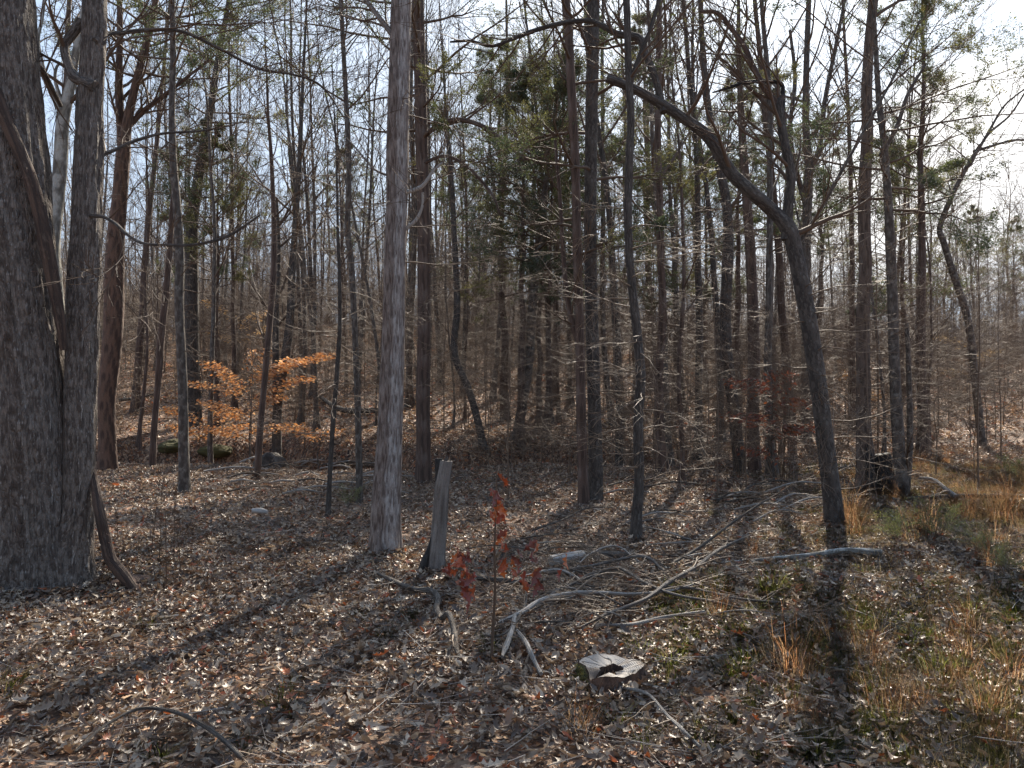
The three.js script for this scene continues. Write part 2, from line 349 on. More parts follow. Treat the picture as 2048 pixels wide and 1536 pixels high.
// ------------------------------------------------------------------ trees that are copied: bare trees, poles, saplings, cedars
function bareGeo(seed, H, r, o) {
  const R = rng(seed), tr = new MB(), cr = new MB(), pts = [], rad = [];
  let x = 0, z = 0, dx = (R() - 0.5) * 0.12, dz = (R() - 0.5) * 0.12;
  const n = 16;
  for (let i = 0; i <= n; i++) {
    const t = i / n; pts.push(V(x, t * H - 0.15, z)); rad.push(r * (i === 0 ? 1.35 : 1) * Math.pow(1 - t * 0.93, 0.85));
    dx += (R() - 0.5) * (o.bend || 0.1); dz += (R() - 0.5) * (o.bend || 0.1); x += dx * H / n; z += dz * H / n; dx *= 0.8; dz *= 0.8;
  }
  const [P, Q] = curve(pts, rad, 60);
  tube(tr, P, Q, 12, { disp: (a, s, rr) => rr * (0.9 * Math.exp(-Math.max(0, s - 0.12) / 0.22) * (0.45 + 0.55 * Math.cos(3 * a + seed)) + 0.22 * (noise(Math.cos(a) * 1.5 + 7, Math.sin(a) * 1.5 + 7, s * 1.4 + seed) - 0.5)) });
  const bo = { kids: o.kids, ang: 0.65, wob: 0.34, up: 0.07, rmin: o.rmin || 0.004 };
  for (let k = 0; k < o.limbs; k++) {
    const t = mix(o.start, 0.98, (k + R() * 0.8) / o.limbs), f = t * n, i = Math.min(n - 1, Math.floor(f)), q = pts[i].clone().lerp(pts[i + 1], f - i);
    const a = k * 2.4 + R(), el = mix(0.35, 0.95, t) + R() * 0.3, d = V(Math.cos(a) * Math.cos(el), Math.sin(el), Math.sin(a) * Math.cos(el));
    branch(cr, q, d, H * (0.26 - 0.14 * t) * (0.7 + 0.6 * R()), Math.max(0.006, mix(rad[i], rad[i + 1], f - i) * 0.5), 0, bo, R);
  }
  for (let k = 0; k < (o.dead || 0); k++) {   // thin dead branches low on the trunk
    const t = mix(0.06, o.start, R()), f = t * n, i = Math.min(n - 1, Math.floor(f)), q = pts[i].clone().lerp(pts[i + 1], f - i), a = R() * 6.28;
    branch(cr, q, V(Math.cos(a), 0.1 + 0.3 * R(), Math.sin(a)).normalize(), 0.5 + R() * 1.3, 0.007, 1, { kids: [0, 4, 2], ang: 0.7, wob: 0.5, up: 0, rmin: 0.003 }, R);
  }
  return [tr.geo(), cr.geo()];
}
const protos = { bare: [], pole: [], sapling: [], cedar: [], shrub: [] };
function proto(kind, name, category, label, parts) {
  const g = new THREE.Group(); g.userData = { stem: name, category, label };
  for (const [n, geo, mat, stuff] of parts) { const m = part(g, n, geo, mat); if (stuff) m.userData.kind = 'stuff'; }
  protos[kind].push(g);
}
for (let k = 0; k < 8; k++) {
  const [a, b] = bareGeo(100 + k, 15 + (k % 4) * 1.5, 0.082 + 0.018 * (k % 3), { kids: [6, 5, 2], limbs: 10 + (k % 3) * 2, start: 0.34 + 0.06 * (k % 3), dead: 16, rmin: 0.0022 });
  proto('bare', 'bare_tree', 'tree', '', [['trunk', a, [M.grey, M.dark, M.cedarRed, M.grey][k % 4]], ['crown', b, k % 3 ? M.twig : M.twigGrey]]);
}
for (let k = 0; k < 5; k++) {
  const [a, b] = bareGeo(200 + k, 8 + k, 0.036 + 0.006 * k, { kids: [5, 4, 1], limbs: 12, start: 0.3, dead: 16, bend: 0.16, rmin: 0.0022 });
  proto('pole', 'slender_tree', 'tree', '', [['trunk', a, [M.grey, M.cedarRed, M.dark][k % 3]], ['crown', b, M.twig]]);
}
for (let k = 0; k < 6; k++) {   // understory saplings, twigs nearly level
  const R = rng(300 + k), st = new MB(), cr = new MB(), H = 2.2 + k * 0.7, pts = [], rad = [];
  for (let i = 0; i <= 8; i++) { pts.push(V((R() - 0.5) * 0.10 * i * 0.4, i / 8 * H - 0.05, (R() - 0.5) * 0.10 * i * 0.4)); rad.push(0.016 * (1 - i / 8.6) + 0.003); }
  tube(st, pts, rad, 6);
  for (let j = 0; j < 24; j++) {
    const t = 0.12 + 0.86 * (j + R()) / 20, i = Math.min(7, Math.floor(t * 8)), a = j * 2.4 + R();
    branch(cr, pts[i].clone().lerp(pts[i + 1], t * 8 - i), V(Math.cos(a), 0.25 * R() - 0.02, Math.sin(a)).normalize(), (0.6 + R() * 1.1) * (1.2 - 0.6 * t), 0.005, 0, { kids: [7, 5], ang: 0.75, wob: 0.45, up: 0.0, rmin: 0.0018, flat: 0.45 }, R);
  }
  proto('sapling', 'bare_sapling', 'sapling', '', [['stem', st.geo(), M.twigGrey], ['crown', cr.geo(), k % 2 ? M.twigPale : M.twigGrey]]);
}
for (let k = 0; k < 4; k++) {   // many-stemmed brush
  const R = rng(400 + k), st = new MB(), cr = new MB();
  for (let s = 0; s < 9; s++) {
    const a = R() * 6.28, d = V(Math.cos(a) * 0.45, 1, Math.sin(a) * 0.45).normalize();
    branch(cr, V(Math.cos(a) * 0.12, -0.05, Math.sin(a) * 0.12), d, 1.5 + R() * 1.6, 0.009, 0, { kids: [7, 4, 2], ang: 0.55, wob: 0.3, up: -0.02, rmin: 0.0026 }, R);
  }
  for (let s = 0; s < 4; s++) { const a = R() * 6.28; branch(st, V(0.05 * Math.cos(a), -0.05, 0.05 * Math.sin(a)), V(Math.cos(a) * 0.3, 1, Math.sin(a) * 0.3).normalize(), 1.2, 0.013, 0, { kids: [2], ang: 0.4, wob: 0.2, up: 0, rmin: 0.004 }, R); }
  proto('shrub', 'twiggy_shrub', 'shrub', '', [['stem', st.geo(), M.twigGrey], ['crown', cr.geo(), k % 2 ? M.twigPale : M.twigGrey]]);
}
// cedar crown along a trunk: branches into mbB, foliage into mbF
function cedarCrown(mbB, mbF, trunkAt, n, reach, R, dens, size) {
  for (let k = 0; k < n; k++) {
    const t = (k + R()) / n, [q, r] = trunkAt(t), a = k * 2.4 + R() * 1.2, el = mix(0.05, 0.8, t) + (R() - 0.5) * 0.4;
    const d = V(Math.cos(a) * Math.cos(el), Math.sin(el), Math.sin(a) * Math.cos(el)), tips = [], L = reach * (0.3 + 0.75 * Math.sin(Math.PI * Math.min(1, 0.12 + t * 0.95))) * (0.45 + 0.85 * R());
    branch(mbB, q, d, L, Math.max(0.008, Math.min(0.03, r * 0.4)), 0, { kids: [7, 4], ang: 0.7, wob: 0.36, up: 0.02, rmin: 0.003, tipLevel: 1, from: 0.3 }, R, tips);
    if (R() < 0.18) continue;   // some branches are dead
    const col = GREEN[Math.floor(R() * GREEN.length)];
    for (const [p, dd] of tips) { const q = noise(p.x * 1.7 + 20, p.y * 1.7, p.z * 1.7 + k); if (R() < dens * 3.0 * smooth(0.38, 0.56, q)) tuft(mbF, p, dd, size, 15, col, R); }
  }
}
for (let k = 0; k < 4; k++) {
  const R = rng(500 + k), H = 9 + 1.5 * k, tr = new MB(), br = new MB(), fo = new MB().colored(), pts = [], rad = [];
  for (let i = 0; i <= 12; i++) { pts.push(V((R() - 0.5) * 0.12 + i * 0.02, i / 12 * H - 0.15, (R() - 0.5) * 0.12)); rad.push((0.11 + 0.015 * k) * (i ? 1 : 1.4) * (1 - i / 12.6)); }
  const [P, Q] = curve(pts, rad, 26);
  tube(tr, P, Q, 12);
  const atT = (lo) => (t) => { const f = mix(lo, 0.99, t) * 26, i = Math.min(25, Math.floor(f)); return [P[i].clone().lerp(P[i + 1], f - i), Q[i]]; };
  cedarCrown(br, fo, atT(0.42 + 0.05 * (k % 2)), 50, 2.0, R, 1.7, 0.085);
  for (let j = 0; j < 16; j++) { const [q] = atT(0.05)(R() * 0.35), a = R() * 6.28; branch(br, q, V(Math.cos(a), 0.15, Math.sin(a)).normalize(), 0.6 + R() * 1.4, 0.009, 1, { kids: [0, 5, 3], ang: 0.7, wob: 0.5, up: 0, rmin: 0.003 }, R); }
  proto('cedar', 'cedar_tree', 'cedar tree', '', [['trunk', tr.geo(), M.cedarRed], ['branch', br.geo(), M.twig], ['crown', fo.geo(), M.needles, 1]]);
}

// ------------------------------------------------------------------ the trees one can single out
const ridge = (x, y, z) => 1 - Math.abs(2 * noise(x, y, z) - 1);
const relief = {
  oak: (seed) => (a, s, r) => { const w = Math.cos(a), v = Math.sin(a), k = r * 17, wx = 0.5 * noise(w * 3, v * 3, s * 3 + seed); return 0.030 * (Math.pow(noise(w * k + wx + 30, v * k + wx + 30, s * 1.9 + seed), 1.0) - 0.5) + 0.014 * (ridge(w * k * 1.7 + 3, v * k * 1.7 + 5, s * 3.4 + seed) - 0.5) + 0.008 * (noise(w * k * 4, v * k * 4, s * 12 + seed) - 0.5) + 0.035 * (noise(w * 1.3 + 5, v * 1.3 + 5, s * 0.8 + seed) - 0.5); },
  strip: (seed) => (a, s, r) => { const w = Math.cos(a), v = Math.sin(a); return r * 0.10 * (noise(w * 1.6 + 9, v * 1.6 + 9, s * 0.5 + seed) - 0.5) + r * 0.12 * Math.max(0, noise(w * 2.5 + 4, v * 2.5, s * 3.2 + seed) - 0.72) + 0.006 * (ridge(w * r * 90, v * r * 90, s * 2.1 + seed) - 0.5) + 0.005 * (noise(w * r * 200, v * r * 200, s * 5 + seed) - 0.5); },
  soft: (seed) => (a, s, r) => { const w = Math.cos(a), v = Math.sin(a); return r * 0.14 * (fbm(w * 2 + 9, v * 2 + 9, s * 1.6 + seed, 3) - 0.5) + 0.006 * (noise(w * 7, v * 7, s * 6 + seed) - 0.5); },
};
// a tree from its outline in the photograph: path = [pixel x, pixel y, width] from the foot up; o.D if the foot is hidden
function heroTree(o) {
  const R = rng(o.seed), b = o.path[0], base = o.D ? foot(b[0], o.D) : hit(b[0], b[1]), D = -base.z;
  const t = thing(o.name, o.label, 'tree', base);
  const local = (px, py, dz = 0) => at(px, py, D + dz).sub(base);
  const pts = [], rad = [];
  o.path.forEach(([px, py, w], i) => { const q = local(px, py); if (i === 0) q.y = -0.12; q.z += i ? (R() - 0.5) * 0.05 : 0; pts.push(q); rad.push(w / 2 / F * D); });
  const inView = pts.length;
  if (o.height) {   // above the frame
    const last = pts[pts.length - 1], dir = last.clone().sub(pts[pts.length - 2]).normalize(), H = o.height - last.y, n = 5, r1 = rad[rad.length - 1];
    for (let i = 1; i <= n; i++) { dir.x += (R() - 0.5) * 0.1; dir.z += (R() - 0.5) * 0.1; dir.y += 0.1; dir.normalize(); pts.push(pts[pts.length - 1].clone().addScaledVector(dir, H / n)); rad.push(r1 * (1 - 0.9 * i / n)); }
  }
  const rows = o.rows || 70, [P, Q] = curve(pts, rad, rows), tr = new MB();
  const rel = o.relief ? relief[o.relief](o.seed * 3.1) : null;
  const disp = rel ? (a, s, r) => rel(a, s, r) * (o.rel || 1) + ((o.flare ?? 0.28) ? r * (o.flare ?? 0.28) * Math.exp(-s / (o.flareH || 0.25)) * (0.5 + 0.5 * Math.cos(a * (o.lobes || 5) + o.seed)) : 0) : null;
  tube(tr, P, Q, o.sides || 20, { disp, cap: o.cap });
  part(t, 'trunk', tr.geo(), o.mat);
  const trunkAt = (f) => { const g = f * rows, i = Math.min(rows - 1, Math.floor(g)); return [P[i].clone().lerp(P[i + 1], g - i), Q[i]]; };
  const cr = new MB();
  for (const L of o.limbs || []) {
    { const [a, b] = L.p, k = (a[2] * 0.6 + 8) / Math.hypot(a[0] - b[0], a[1] - b[1]); if (!L.keep) L.p.unshift([a[0] + (a[0] - b[0]) * k, a[1] + (a[1] - b[1]) * k, a[2] * 1.15]); }
    const lp = L.p.map(([px, py], i) => local(px, py, (L.dz || 0) * i)), lr = L.p.map(([, , w]) => w / 2 / F * D), [a, c] = curve(lp, lr, L.p.length * (L.sides ? 20 : 6)), mb = new MB();
    tube(mb, a, c, L.sides || 10, { cap: 2, disp: L.sides ? rel : relief.soft(o.seed + 5) });
    part(t, 'limb', mb.geo(), L.mat || o.mat);
    const tw = L.twigs ?? 8, lo = L.from ?? 0.25, l = new THREE.Vector3();
    for (let k = 0; k < tw; k++) {
      const i = Math.floor(mix(lo, 0.98, (k + R()) / tw) * (a.length - 1)), d = l.subVectors(a[Math.min(i + 1, a.length - 1)], a[Math.max(i - 1, 0)]).normalize().clone();
      branch(cr, a[i], turned(d, 0.5 + 0.5 * R(), R), 0.5 + R() * (L.reach || 1.2), Math.max(0.004, c[i] * 0.45), 1, { kids: [0, 6, 3], ang: 0.6, wob: 0.4, up: 0.05, rmin: 0.0025 }, R);
    }
  }
  const span = (lo, hi) => { let y0 = 0, y1 = 1; for (let i = 0; i < rows; i++) { if (P[i].y < lo) y0 = i / rows; if (P[i].y < hi) y1 = i / rows; } return [y0, y1]; };
  if (o.dead) { // short dead branches between two heights in the photograph
    const [n0, pyLo, pyHi, len, mat] = o.dead, n = Math.round(n0 * 0.65), s = span(local(b[0], pyLo).y, local(b[0], pyHi).y), mb = mat ? new MB() : cr;
    for (let k = 0; k < n; k++) {
      const [q, r] = trunkAt(mix(s[0], s[1], (k + R()) / n)), a = R() * 6.28;
      branch(mb, q, V(Math.cos(a), 0.35 * (R() - 0.3), Math.sin(a) * 0.8).normalize(), len * (0.35 + 0.9 * R()), Math.min(r * 0.3, 0.009), 1, { kids: [0, 6, 3], ang: 0.7, wob: 0.5, up: 0.0, rmin: 0.0022 }, R);
    }
    if (mat) part(t, 'dead_branch', mb.geo(), mat).userData.kind = 'stuff';
  }
  if (o.crown) {
    const [kind, py, n, reach, dens] = o.crown, y0 = span(local(b[0], py).y, 99)[0];
    if (kind === 'cedar') { const fo = new MB().colored(); cedarCrown(cr, fo, (f) => trunkAt(mix(y0, 0.98, f)), n, reach, R, dens || 0.5, o.tuft || 0.07); part(t, 'foliage', fo.geo(), M.needles).userData.kind = 'stuff'; }
    else for (let k = 0, N = Math.round(n * 0.6); k < N; k++) {
      const [q, r] = trunkAt(mix(y0, 0.98, (k + R()) / N)), a = k * 2.4 + R(), el = 0.4 + 0.5 * R();
      branch(cr, q, V(Math.cos(a) * Math.cos(el), Math.sin(el), Math.sin(a) * Math.cos(el)), reach * (0.5 + 0.8 * R()), Math.max(0.006, r * 0.4), 0, { kids: [5, 4, 2], ang: 0.6, wob: 0.34, up: 0.05, rmin: 0.003 }, R);
    }
  }
  if (cr.nv) part(t, 'crown', cr.geo(), o.twig || M.twig);
  return { t, base, D, local };
}

const bigOak = heroTree({
  name: 'oak_tree', label: 'massive furrowed grey trunk joined at its foot to a second stem, woody vines climbing it', seed: 11, mat: M.oak, relief: 'oak', rel: 1.25, sides: 230, rows: 420, height: 15, flare: 0.22, flareH: 0.4, lobes: 4,
  path: [[66, 1172, 168], [64, 1090, 148], [62, 1000, 142], [60, 880, 146], [54, 760, 138], [42, 620, 136], [28, 480, 142], [12, 300, 140], [2, 120, 132], [-4, 0, 128]],
  limbs: [
    { keep: 1, sides: 130, p: [[142, 1178, 96], [146, 1100, 74], [156, 1010, 62], [162, 900, 58], [163, 780, 58], [165, 640, 58], [169, 520, 56], [174, 400, 52], [180, 260, 48], [183, 130, 46], [187, 0, 46], [190, -160, 42], [196, -380, 34], [200, -640, 22]], dz: 0.01, twigs: 14, reach: 2, from: 0.8 },
    { p: [[172, 165, 20], [150, 155, 22], [135, 125, 17], [130, 92, 18], [146, 68, 18], [165, 42, 22]], dz: 0.02, twigs: 2 },
    { p: [[190, 432, 8], [208, 434, 7], [232, 448, 7], [256, 470, 6], [285, 486, 6], [330, 490, 5], [400, 488, 5], [460, 470, 5], [520, 430, 3]], dz: -0.1, twigs: 9, reach: 0.6 },
    { p: [[196, 312, 10], [225, 302, 8], [262, 285, 7], [320, 268, 6], [400, 262, 5], [470, 250, 3]], dz: 0.1, twigs: 10, reach: 1.0 },
    { p: [[202, 75, 11], [215, 68, 10], [240, 66, 9], [300, 60, 9], [360, 62, 8], [440, 98, 7], [520, 138, 6], [580, 148, 5], [640, 170, 5], [690, 238, 3]], dz: 0.1, twigs: 14, reach: 1.3 },
    { p: [[66, 120, 12], [85, 142, 12], [105, 180, 10], [122, 212, 9]], dz: 0.15, twigs: 1 },
  ],
  twig: M.twig,
});
// vines on the oak
for (const [label, pts] of [
  ['thick dark vine slanting down the furrowed trunk into the fork of its stems', [[-12, 180, 26], [8, 232, 24], [38, 300, 24], [62, 362, 25], [80, 430, 25], [94, 500, 26], [108, 570, 24], [120, 640, 20], [128, 700, 14]]],
  ['dark curved vine root standing away from the oak foot, dead leaves heaped at its end', [[150, 800, 10], [172, 880, 13], [184, 940, 15], [193, 988, 18], [202, 1035, 20], [211, 1080, 21], [222, 1120, 23], [246, 1150, 24], [274, 1166, 18]]],
]) {
  const D = bigOak.D, down = pts[0][0] > 0, P0 = pts.map(([x, y], i) => at(x, y, D - (down ? mix(-0.22, 0.16, Math.min(1, i / 4)) : 0.27 - 0.012 * i))), base = P0[P0.length - 1].clone();
  if (down) { const g = P0[P0.length - 1]; g.y = ground(g.x, g.z) - 0.02; base.copy(g); }
  const t = thing('woody_vine', label, 'vine', base), mb = new MB(), [a, c] = curve(P0.map((p) => p.clone().sub(base)), pts.map((p) => p[2] / 2 / F * D), 70);
  tube(mb, a, c, 18, { disp: relief.soft(down ? 4 : 8), cap: 2 });
  part(t, 'stem', mb.geo(), M.vine);
  const fr = new MB(), R = rng(77 + (down ? 1 : 0));
  for (let k = 0; k < 40; k++) { const i = Math.floor(R() * 69); branch(fr, a[i], V(R() - 0.5, R() - 0.7, 0.4 * R()).normalize(), 0.05 + 0.1 * R(), 0.0018, 2, { kids: [0, 0, 1], ang: 0.6, wob: 0.7, up: -0.05, rmin: 0.001 }, R); }
  part(t, 'rootlets', fr.geo(), M.twigRed).userData.kind = 'stuff';
}
heroTree({ name: 'mottled_tree', label: 'slender tree mottled with pale lichen, half hidden behind the oak stems', seed: 12, D: 8.6, mat: M.lichen, relief: 'soft', sides: 32, rows: 120, height: 11,
  path: [[112, 1100, 34], [116, 900, 30], [116, 700, 30], [109, 560, 29], [107, 480, 28], [112, 400, 27], [119, 320, 26], [127, 240, 24], [138, 190, 21], [146, 140, 16]],
  limbs: [{ p: [[124, 230, 12], [100, 175, 12], [84, 130, 10], [76, 80, 8], [84, 40, 6], [92, -20, 5]], dz: 0.05, twigs: 9 }, { p: [[130, 215, 8], [114, 175, 7], [110, 150, 6], [116, 130, 5], [124, 128, 4]], twigs: 2 }], crown: ['bare', 300, 8, 1.6] });
heroTree({ name: 'red_pine', label: 'straight reddish brown trunk that forks high up, right of the big grey oak', seed: 13, mat: M.pineRed, relief: 'strip', sides: 36, rows: 140, height: 17, flare: 0.3, flareH: 0.3,
  path: [[215, 942, 38], [215, 890, 33], [213, 800, 34], [220, 720, 37], [226, 640, 38], [227, 560, 38], [230, 480, 34], [238, 400, 29], [246, 310, 27], [254, 250, 19], [272, 170, 15], [292, 90, 14], [308, 20, 12]],
  limbs: [{ p: [[244, 300, 16], [240, 230, 17], [238, 160, 15], [240, 60, 12], [238, -60, 10]], dz: 0.05, twigs: 16, reach: 1.8 }, { p: [[255, 255, 12], [290, 220, 11], [330, 190, 9], [380, 150, 6], [430, 110, 4]], dz: 0.1, twigs: 12, reach: 1.4 }],
  dead: [30, 560, 200, 2.2], crown: ['cedar', 170, 40, 3.8, 1.8], tuft: 0.08 });
heroTree({ name: 'thin_tree', label: 'thin reddish stem leaning right, between the red pine and the grey pole', seed: 14, mat: M.cedarRed, relief: 'soft', sides: 14, height: 8, path: [[304, 936, 13], [308, 860, 13], [315, 780, 13], [322, 680, 14], [330, 600, 13], [338, 510, 12], [344, 420, 10], [350, 340, 7]], dead: [16, 800, 400, 1.0], crown: ['bare', 400, 10, 1.3] });
heroTree({ name: 'grey_pole_tree', label: 'grey pole-like trunk with a sunlit right edge, standing alone on sunny leaves', seed: 15, mat: M.grey, relief: 'soft', sides: 24, rows: 100, height: 12,
  path: [[369, 987, 24], [367, 900, 20], [366, 800, 19], [362, 700, 18], [358, 600, 18], [359, 520, 17], [355, 420, 16], [348, 330, 15], [343, 230, 13], [345, 120, 12], [344, 0, 11]], dead: [26, 700, 60, 1.2], crown: ['cedar', 130, 44, 3.2, 1.8], tuft: 0.07 });
heroTree({ name: 'dark_tree', label: 'dark trunk behind the grey pole, rising from the hillside to a cedar-green top', seed: 16, D: 24.5, mat: M.dark, relief: 'strip', sides: 18, height: 17,
  path: [[387, 858, 34], [385, 760, 30], [383, 640, 28], [384, 540, 26], [385, 440, 23], [396, 360, 20], [410, 280, 18], [424, 200, 14]], dead: [26, 760, 420, 1.8], crown: ['cedar', 450, 56, 2.3, 1.9], tuft: 0.09 });
heroTree({ name: 'thin_tree', label: 'thin dark stem leaning gently right in front of the orange-leaved saplings', seed: 17, D: 15.5, mat: M.cedarRed, relief: 'soft', sides: 14, height: 9, path: [[513, 945, 14], [520, 870, 13], [528, 770, 12], [538, 660, 12], [546, 560, 12], [548, 470, 11], [546, 380, 9]], dead: [18, 800, 400, 1.0], crown: ['bare', 480, 14, 1.5] });
heroTree({ name: 'forked_tree', label: 'tree whose two dark stems part low down, behind the orange saplings', seed: 18, D: 21, mat: M.dark, relief: 'soft', sides: 16, height: 14, path: [[554, 920, 20], [556, 800, 18], [570, 720, 18], [580, 640, 16], [584, 540, 14], [592, 440, 12]],
  limbs: [{ p: [[556, 830, 15], [552, 720, 14], [552, 620, 13], [556, 500, 12], [552, 400, 9]], twigs: 10, reach: 1.5 }], dead: [14, 760, 450, 1.0], crown: ['bare', 520, 18, 2.2] });
heroTree({ name: 'thin_tree', label: 'thinnest black stem on the sunny leaves, left of the grey cedar', seed: 19, mat: M.dark, relief: 'soft', sides: 12, height: 6.5, path: [[655, 1036, 11], [659, 950, 9], [666, 840, 9], [675, 730, 9], [680, 640, 8], [680, 560, 7], [676, 480, 6]], dead: [34, 860, 480, 1.0, M.twigPale], crown: ['bare', 560, 12, 1.1] });
heroTree({ name: 'slim_tree', label: 'slim brown tree close left of the grey cedar, its top kinked', seed: 20, mat: M.grey, relief: 'soft', sides: 16, rows: 90, height: 11, path: [[719, 1006, 15], [718, 920, 13], [715, 800, 13], [711, 690, 12], [706, 590, 12], [702, 520, 12], [694, 455, 12], [698, 380, 11], [697, 290, 11], [692, 200, 10], [688, 110, 9], [681, 0, 9]], dead: [26, 850, 300, 1.1, M.twigPale], crown: ['bare', 260, 20, 2.0] });
const cedar = heroTree({ name: 'grey_cedar', label: 'straight weathered grey cedar trunk in the clearing, fluted and flared at its foot', seed: 21, mat: M.cedarGrey, relief: 'strip', rel: 1.0, sides: 90, rows: 280, height: 13, flare: 0.35, flareH: 0.22, lobes: 5,
  path: [[770, 1112, 68], [771, 1060, 61], [772, 1000, 57], [778, 900, 51], [782, 800, 48], [786, 700, 45], [789, 600, 43], [791, 500, 42], [794, 400, 43], [795, 300, 44], [798, 200, 42], [800, 100, 41], [803, 0, 40]],
  limbs: [{ p: [[815, 385, 8], [845, 372, 8], [868, 340, 6], [885, 325, 4]], twigs: 3, reach: 0.6, mat: M.driftwood }, { p: [[808, 460, 7], [832, 440, 7], [844, 415, 6], [845, 385, 5]], twigs: 2, reach: 0.5, mat: M.driftwood }, { p: [[782, 66, 12], [762, 40, 11], [735, 5, 9], [700, -40, 7]], twigs: 6 }, { p: [[778, 352, 5], [750, 340, 4], [715, 300, 3], [688, 270, 2]], twigs: 5, reach: 0.5 }],
  dead: [14, 700, 80, 0.9, M.twigGrey], crown: ['cedar', -60, 5, 1.5, 0.2] });
heroTree({ name: 'red_cedar', label: 'reddish cedar trunk standing just behind and right of the grey cedar', seed: 22, D: 15.2, mat: M.cedarRed, relief: 'strip', sides: 40, rows: 150, height: 17, flare: 0.2, path: [[848, 968, 36], [847, 900, 29], [846, 780, 27], [848, 660, 26], [848, 540, 26], [847, 420, 25], [844, 300, 25], [840, 160, 24], [836, 0, 23]],
  limbs: [{ p: [[850, 272, 9], [880, 248, 10], [920, 240, 10], [970, 255, 9], [1010, 285, 8], [1050, 315, 7], [1090, 325, 4]], dz: -0.1, twigs: 12, reach: 1.0 }, { p: [[850, 325, 7], [890, 312, 7], [930, 330, 6], [965, 365, 6], [990, 400, 5], [1000, 430, 3]], dz: -0.1, twigs: 8, reach: 0.8 }],
  dead: [60, 900, 480, 2.0, M.twigPale], crown: ['cedar', 280, 44, 3.2, 1.1], tuft: 0.07 });
heroTree({ name: 'leaning_tree', label: 'dark kinked stem leaning left out of the brush, right of the old post', seed: 23, D: 20.5, mat: M.dark, relief: 'soft', sides: 14, height: 11, path: [[970, 925, 18], [966, 890, 16], [950, 820, 15], [932, 765, 14], [914, 725, 14], [908, 690, 13], [914, 620, 13], [912, 540, 12], [908, 460, 11], [905, 380, 9]], dead: [24, 880, 480, 1.2, M.twigGrey], crown: ['bare', 460, 14, 1.8] });
heroTree({ name: 'leaning_tree', label: 'brown trunk leaning right out of the brush, mirrored against the dark bent stem', seed: 24, D: 21.5, mat: M.grey, relief: 'soft', sides: 16, height: 9.5, path: [[1016, 925, 20], [1028, 880, 19], [1046, 800, 19], [1058, 720, 19], [1064, 620, 18], [1074, 520, 16], [1082, 440, 14], [1096, 340, 11]], dead: [20, 850, 480, 1.2], crown: ['cedar', 590, 70, 2.6, 1.6], tuft: 0.09 });
heroTree({ name: 'red_cedar', label: 'peeling reddish cedar trunk, left one of the close pair in the middle', seed: 25, mat: M.cedarRed, relief: 'strip', sides: 30, rows: 140, height: 13, flare: 0.25, path: [[1168, 1012, 24], [1165, 940, 20], [1162, 820, 19], [1160, 700, 18], [1157, 600, 18], [1154, 480, 18], [1151, 340, 18], [1144, 200, 18], [1138, 90, 17], [1132, 0, 16]],
  limbs: [{ p: [[1158, 690, 11], [1146, 650, 11], [1134, 590, 10], [1126, 500, 9], [1120, 400, 8], [1110, 280, 6]], twigs: 8 }], dead: [44, 900, 460, 1.3, M.twigGrey], crown: ['cedar', 560, 18, 1.8, 0.5], tuft: 0.06 });
heroTree({ name: 'dark_cedar', label: 'darker thicker cedar trunk, right one of the close pair in the middle', seed: 26, mat: M.dark, relief: 'strip', sides: 36, rows: 150, height: 15, flare: 0.2, path: [[1190, 1003, 32], [1191, 930, 28], [1188, 800, 26], [1185, 680, 25], [1182, 560, 25], [1181, 430, 24], [1182, 300, 24], [1184, 160, 24], [1187, 0, 24]], dead: [40, 900, 460, 1.4], crown: ['cedar', 500, 20, 2.0, 0.3] });
heroTree({ name: 'knotted_tree', label: 'crooked dark grey stem with a pale knot hole, alone right of the cedar pair', seed: 27, mat: M.dark, relief: 'soft', sides: 24, rows: 130, height: 9.5, path: [[1271, 1086, 26], [1274, 1030, 21], [1279, 960, 19], [1277, 880, 20], [1278, 820, 19], [1281, 750, 20], [1275, 670, 18], [1267, 600, 17], [1260, 520, 16], [1256, 430, 16], [1258, 330, 16], [1262, 240, 15], [1257, 140, 14], [1253, 0, 14]],
  limbs: [{ p: [[1262, 165, 10], [1280, 110, 9], [1300, 60, 8], [1318, 0, 7], [1330, -60, 5]], twigs: 6 }], dead: [40, 960, 380, 1.0, M.twigPale], crown: ['bare', 200, 16, 1.5] });
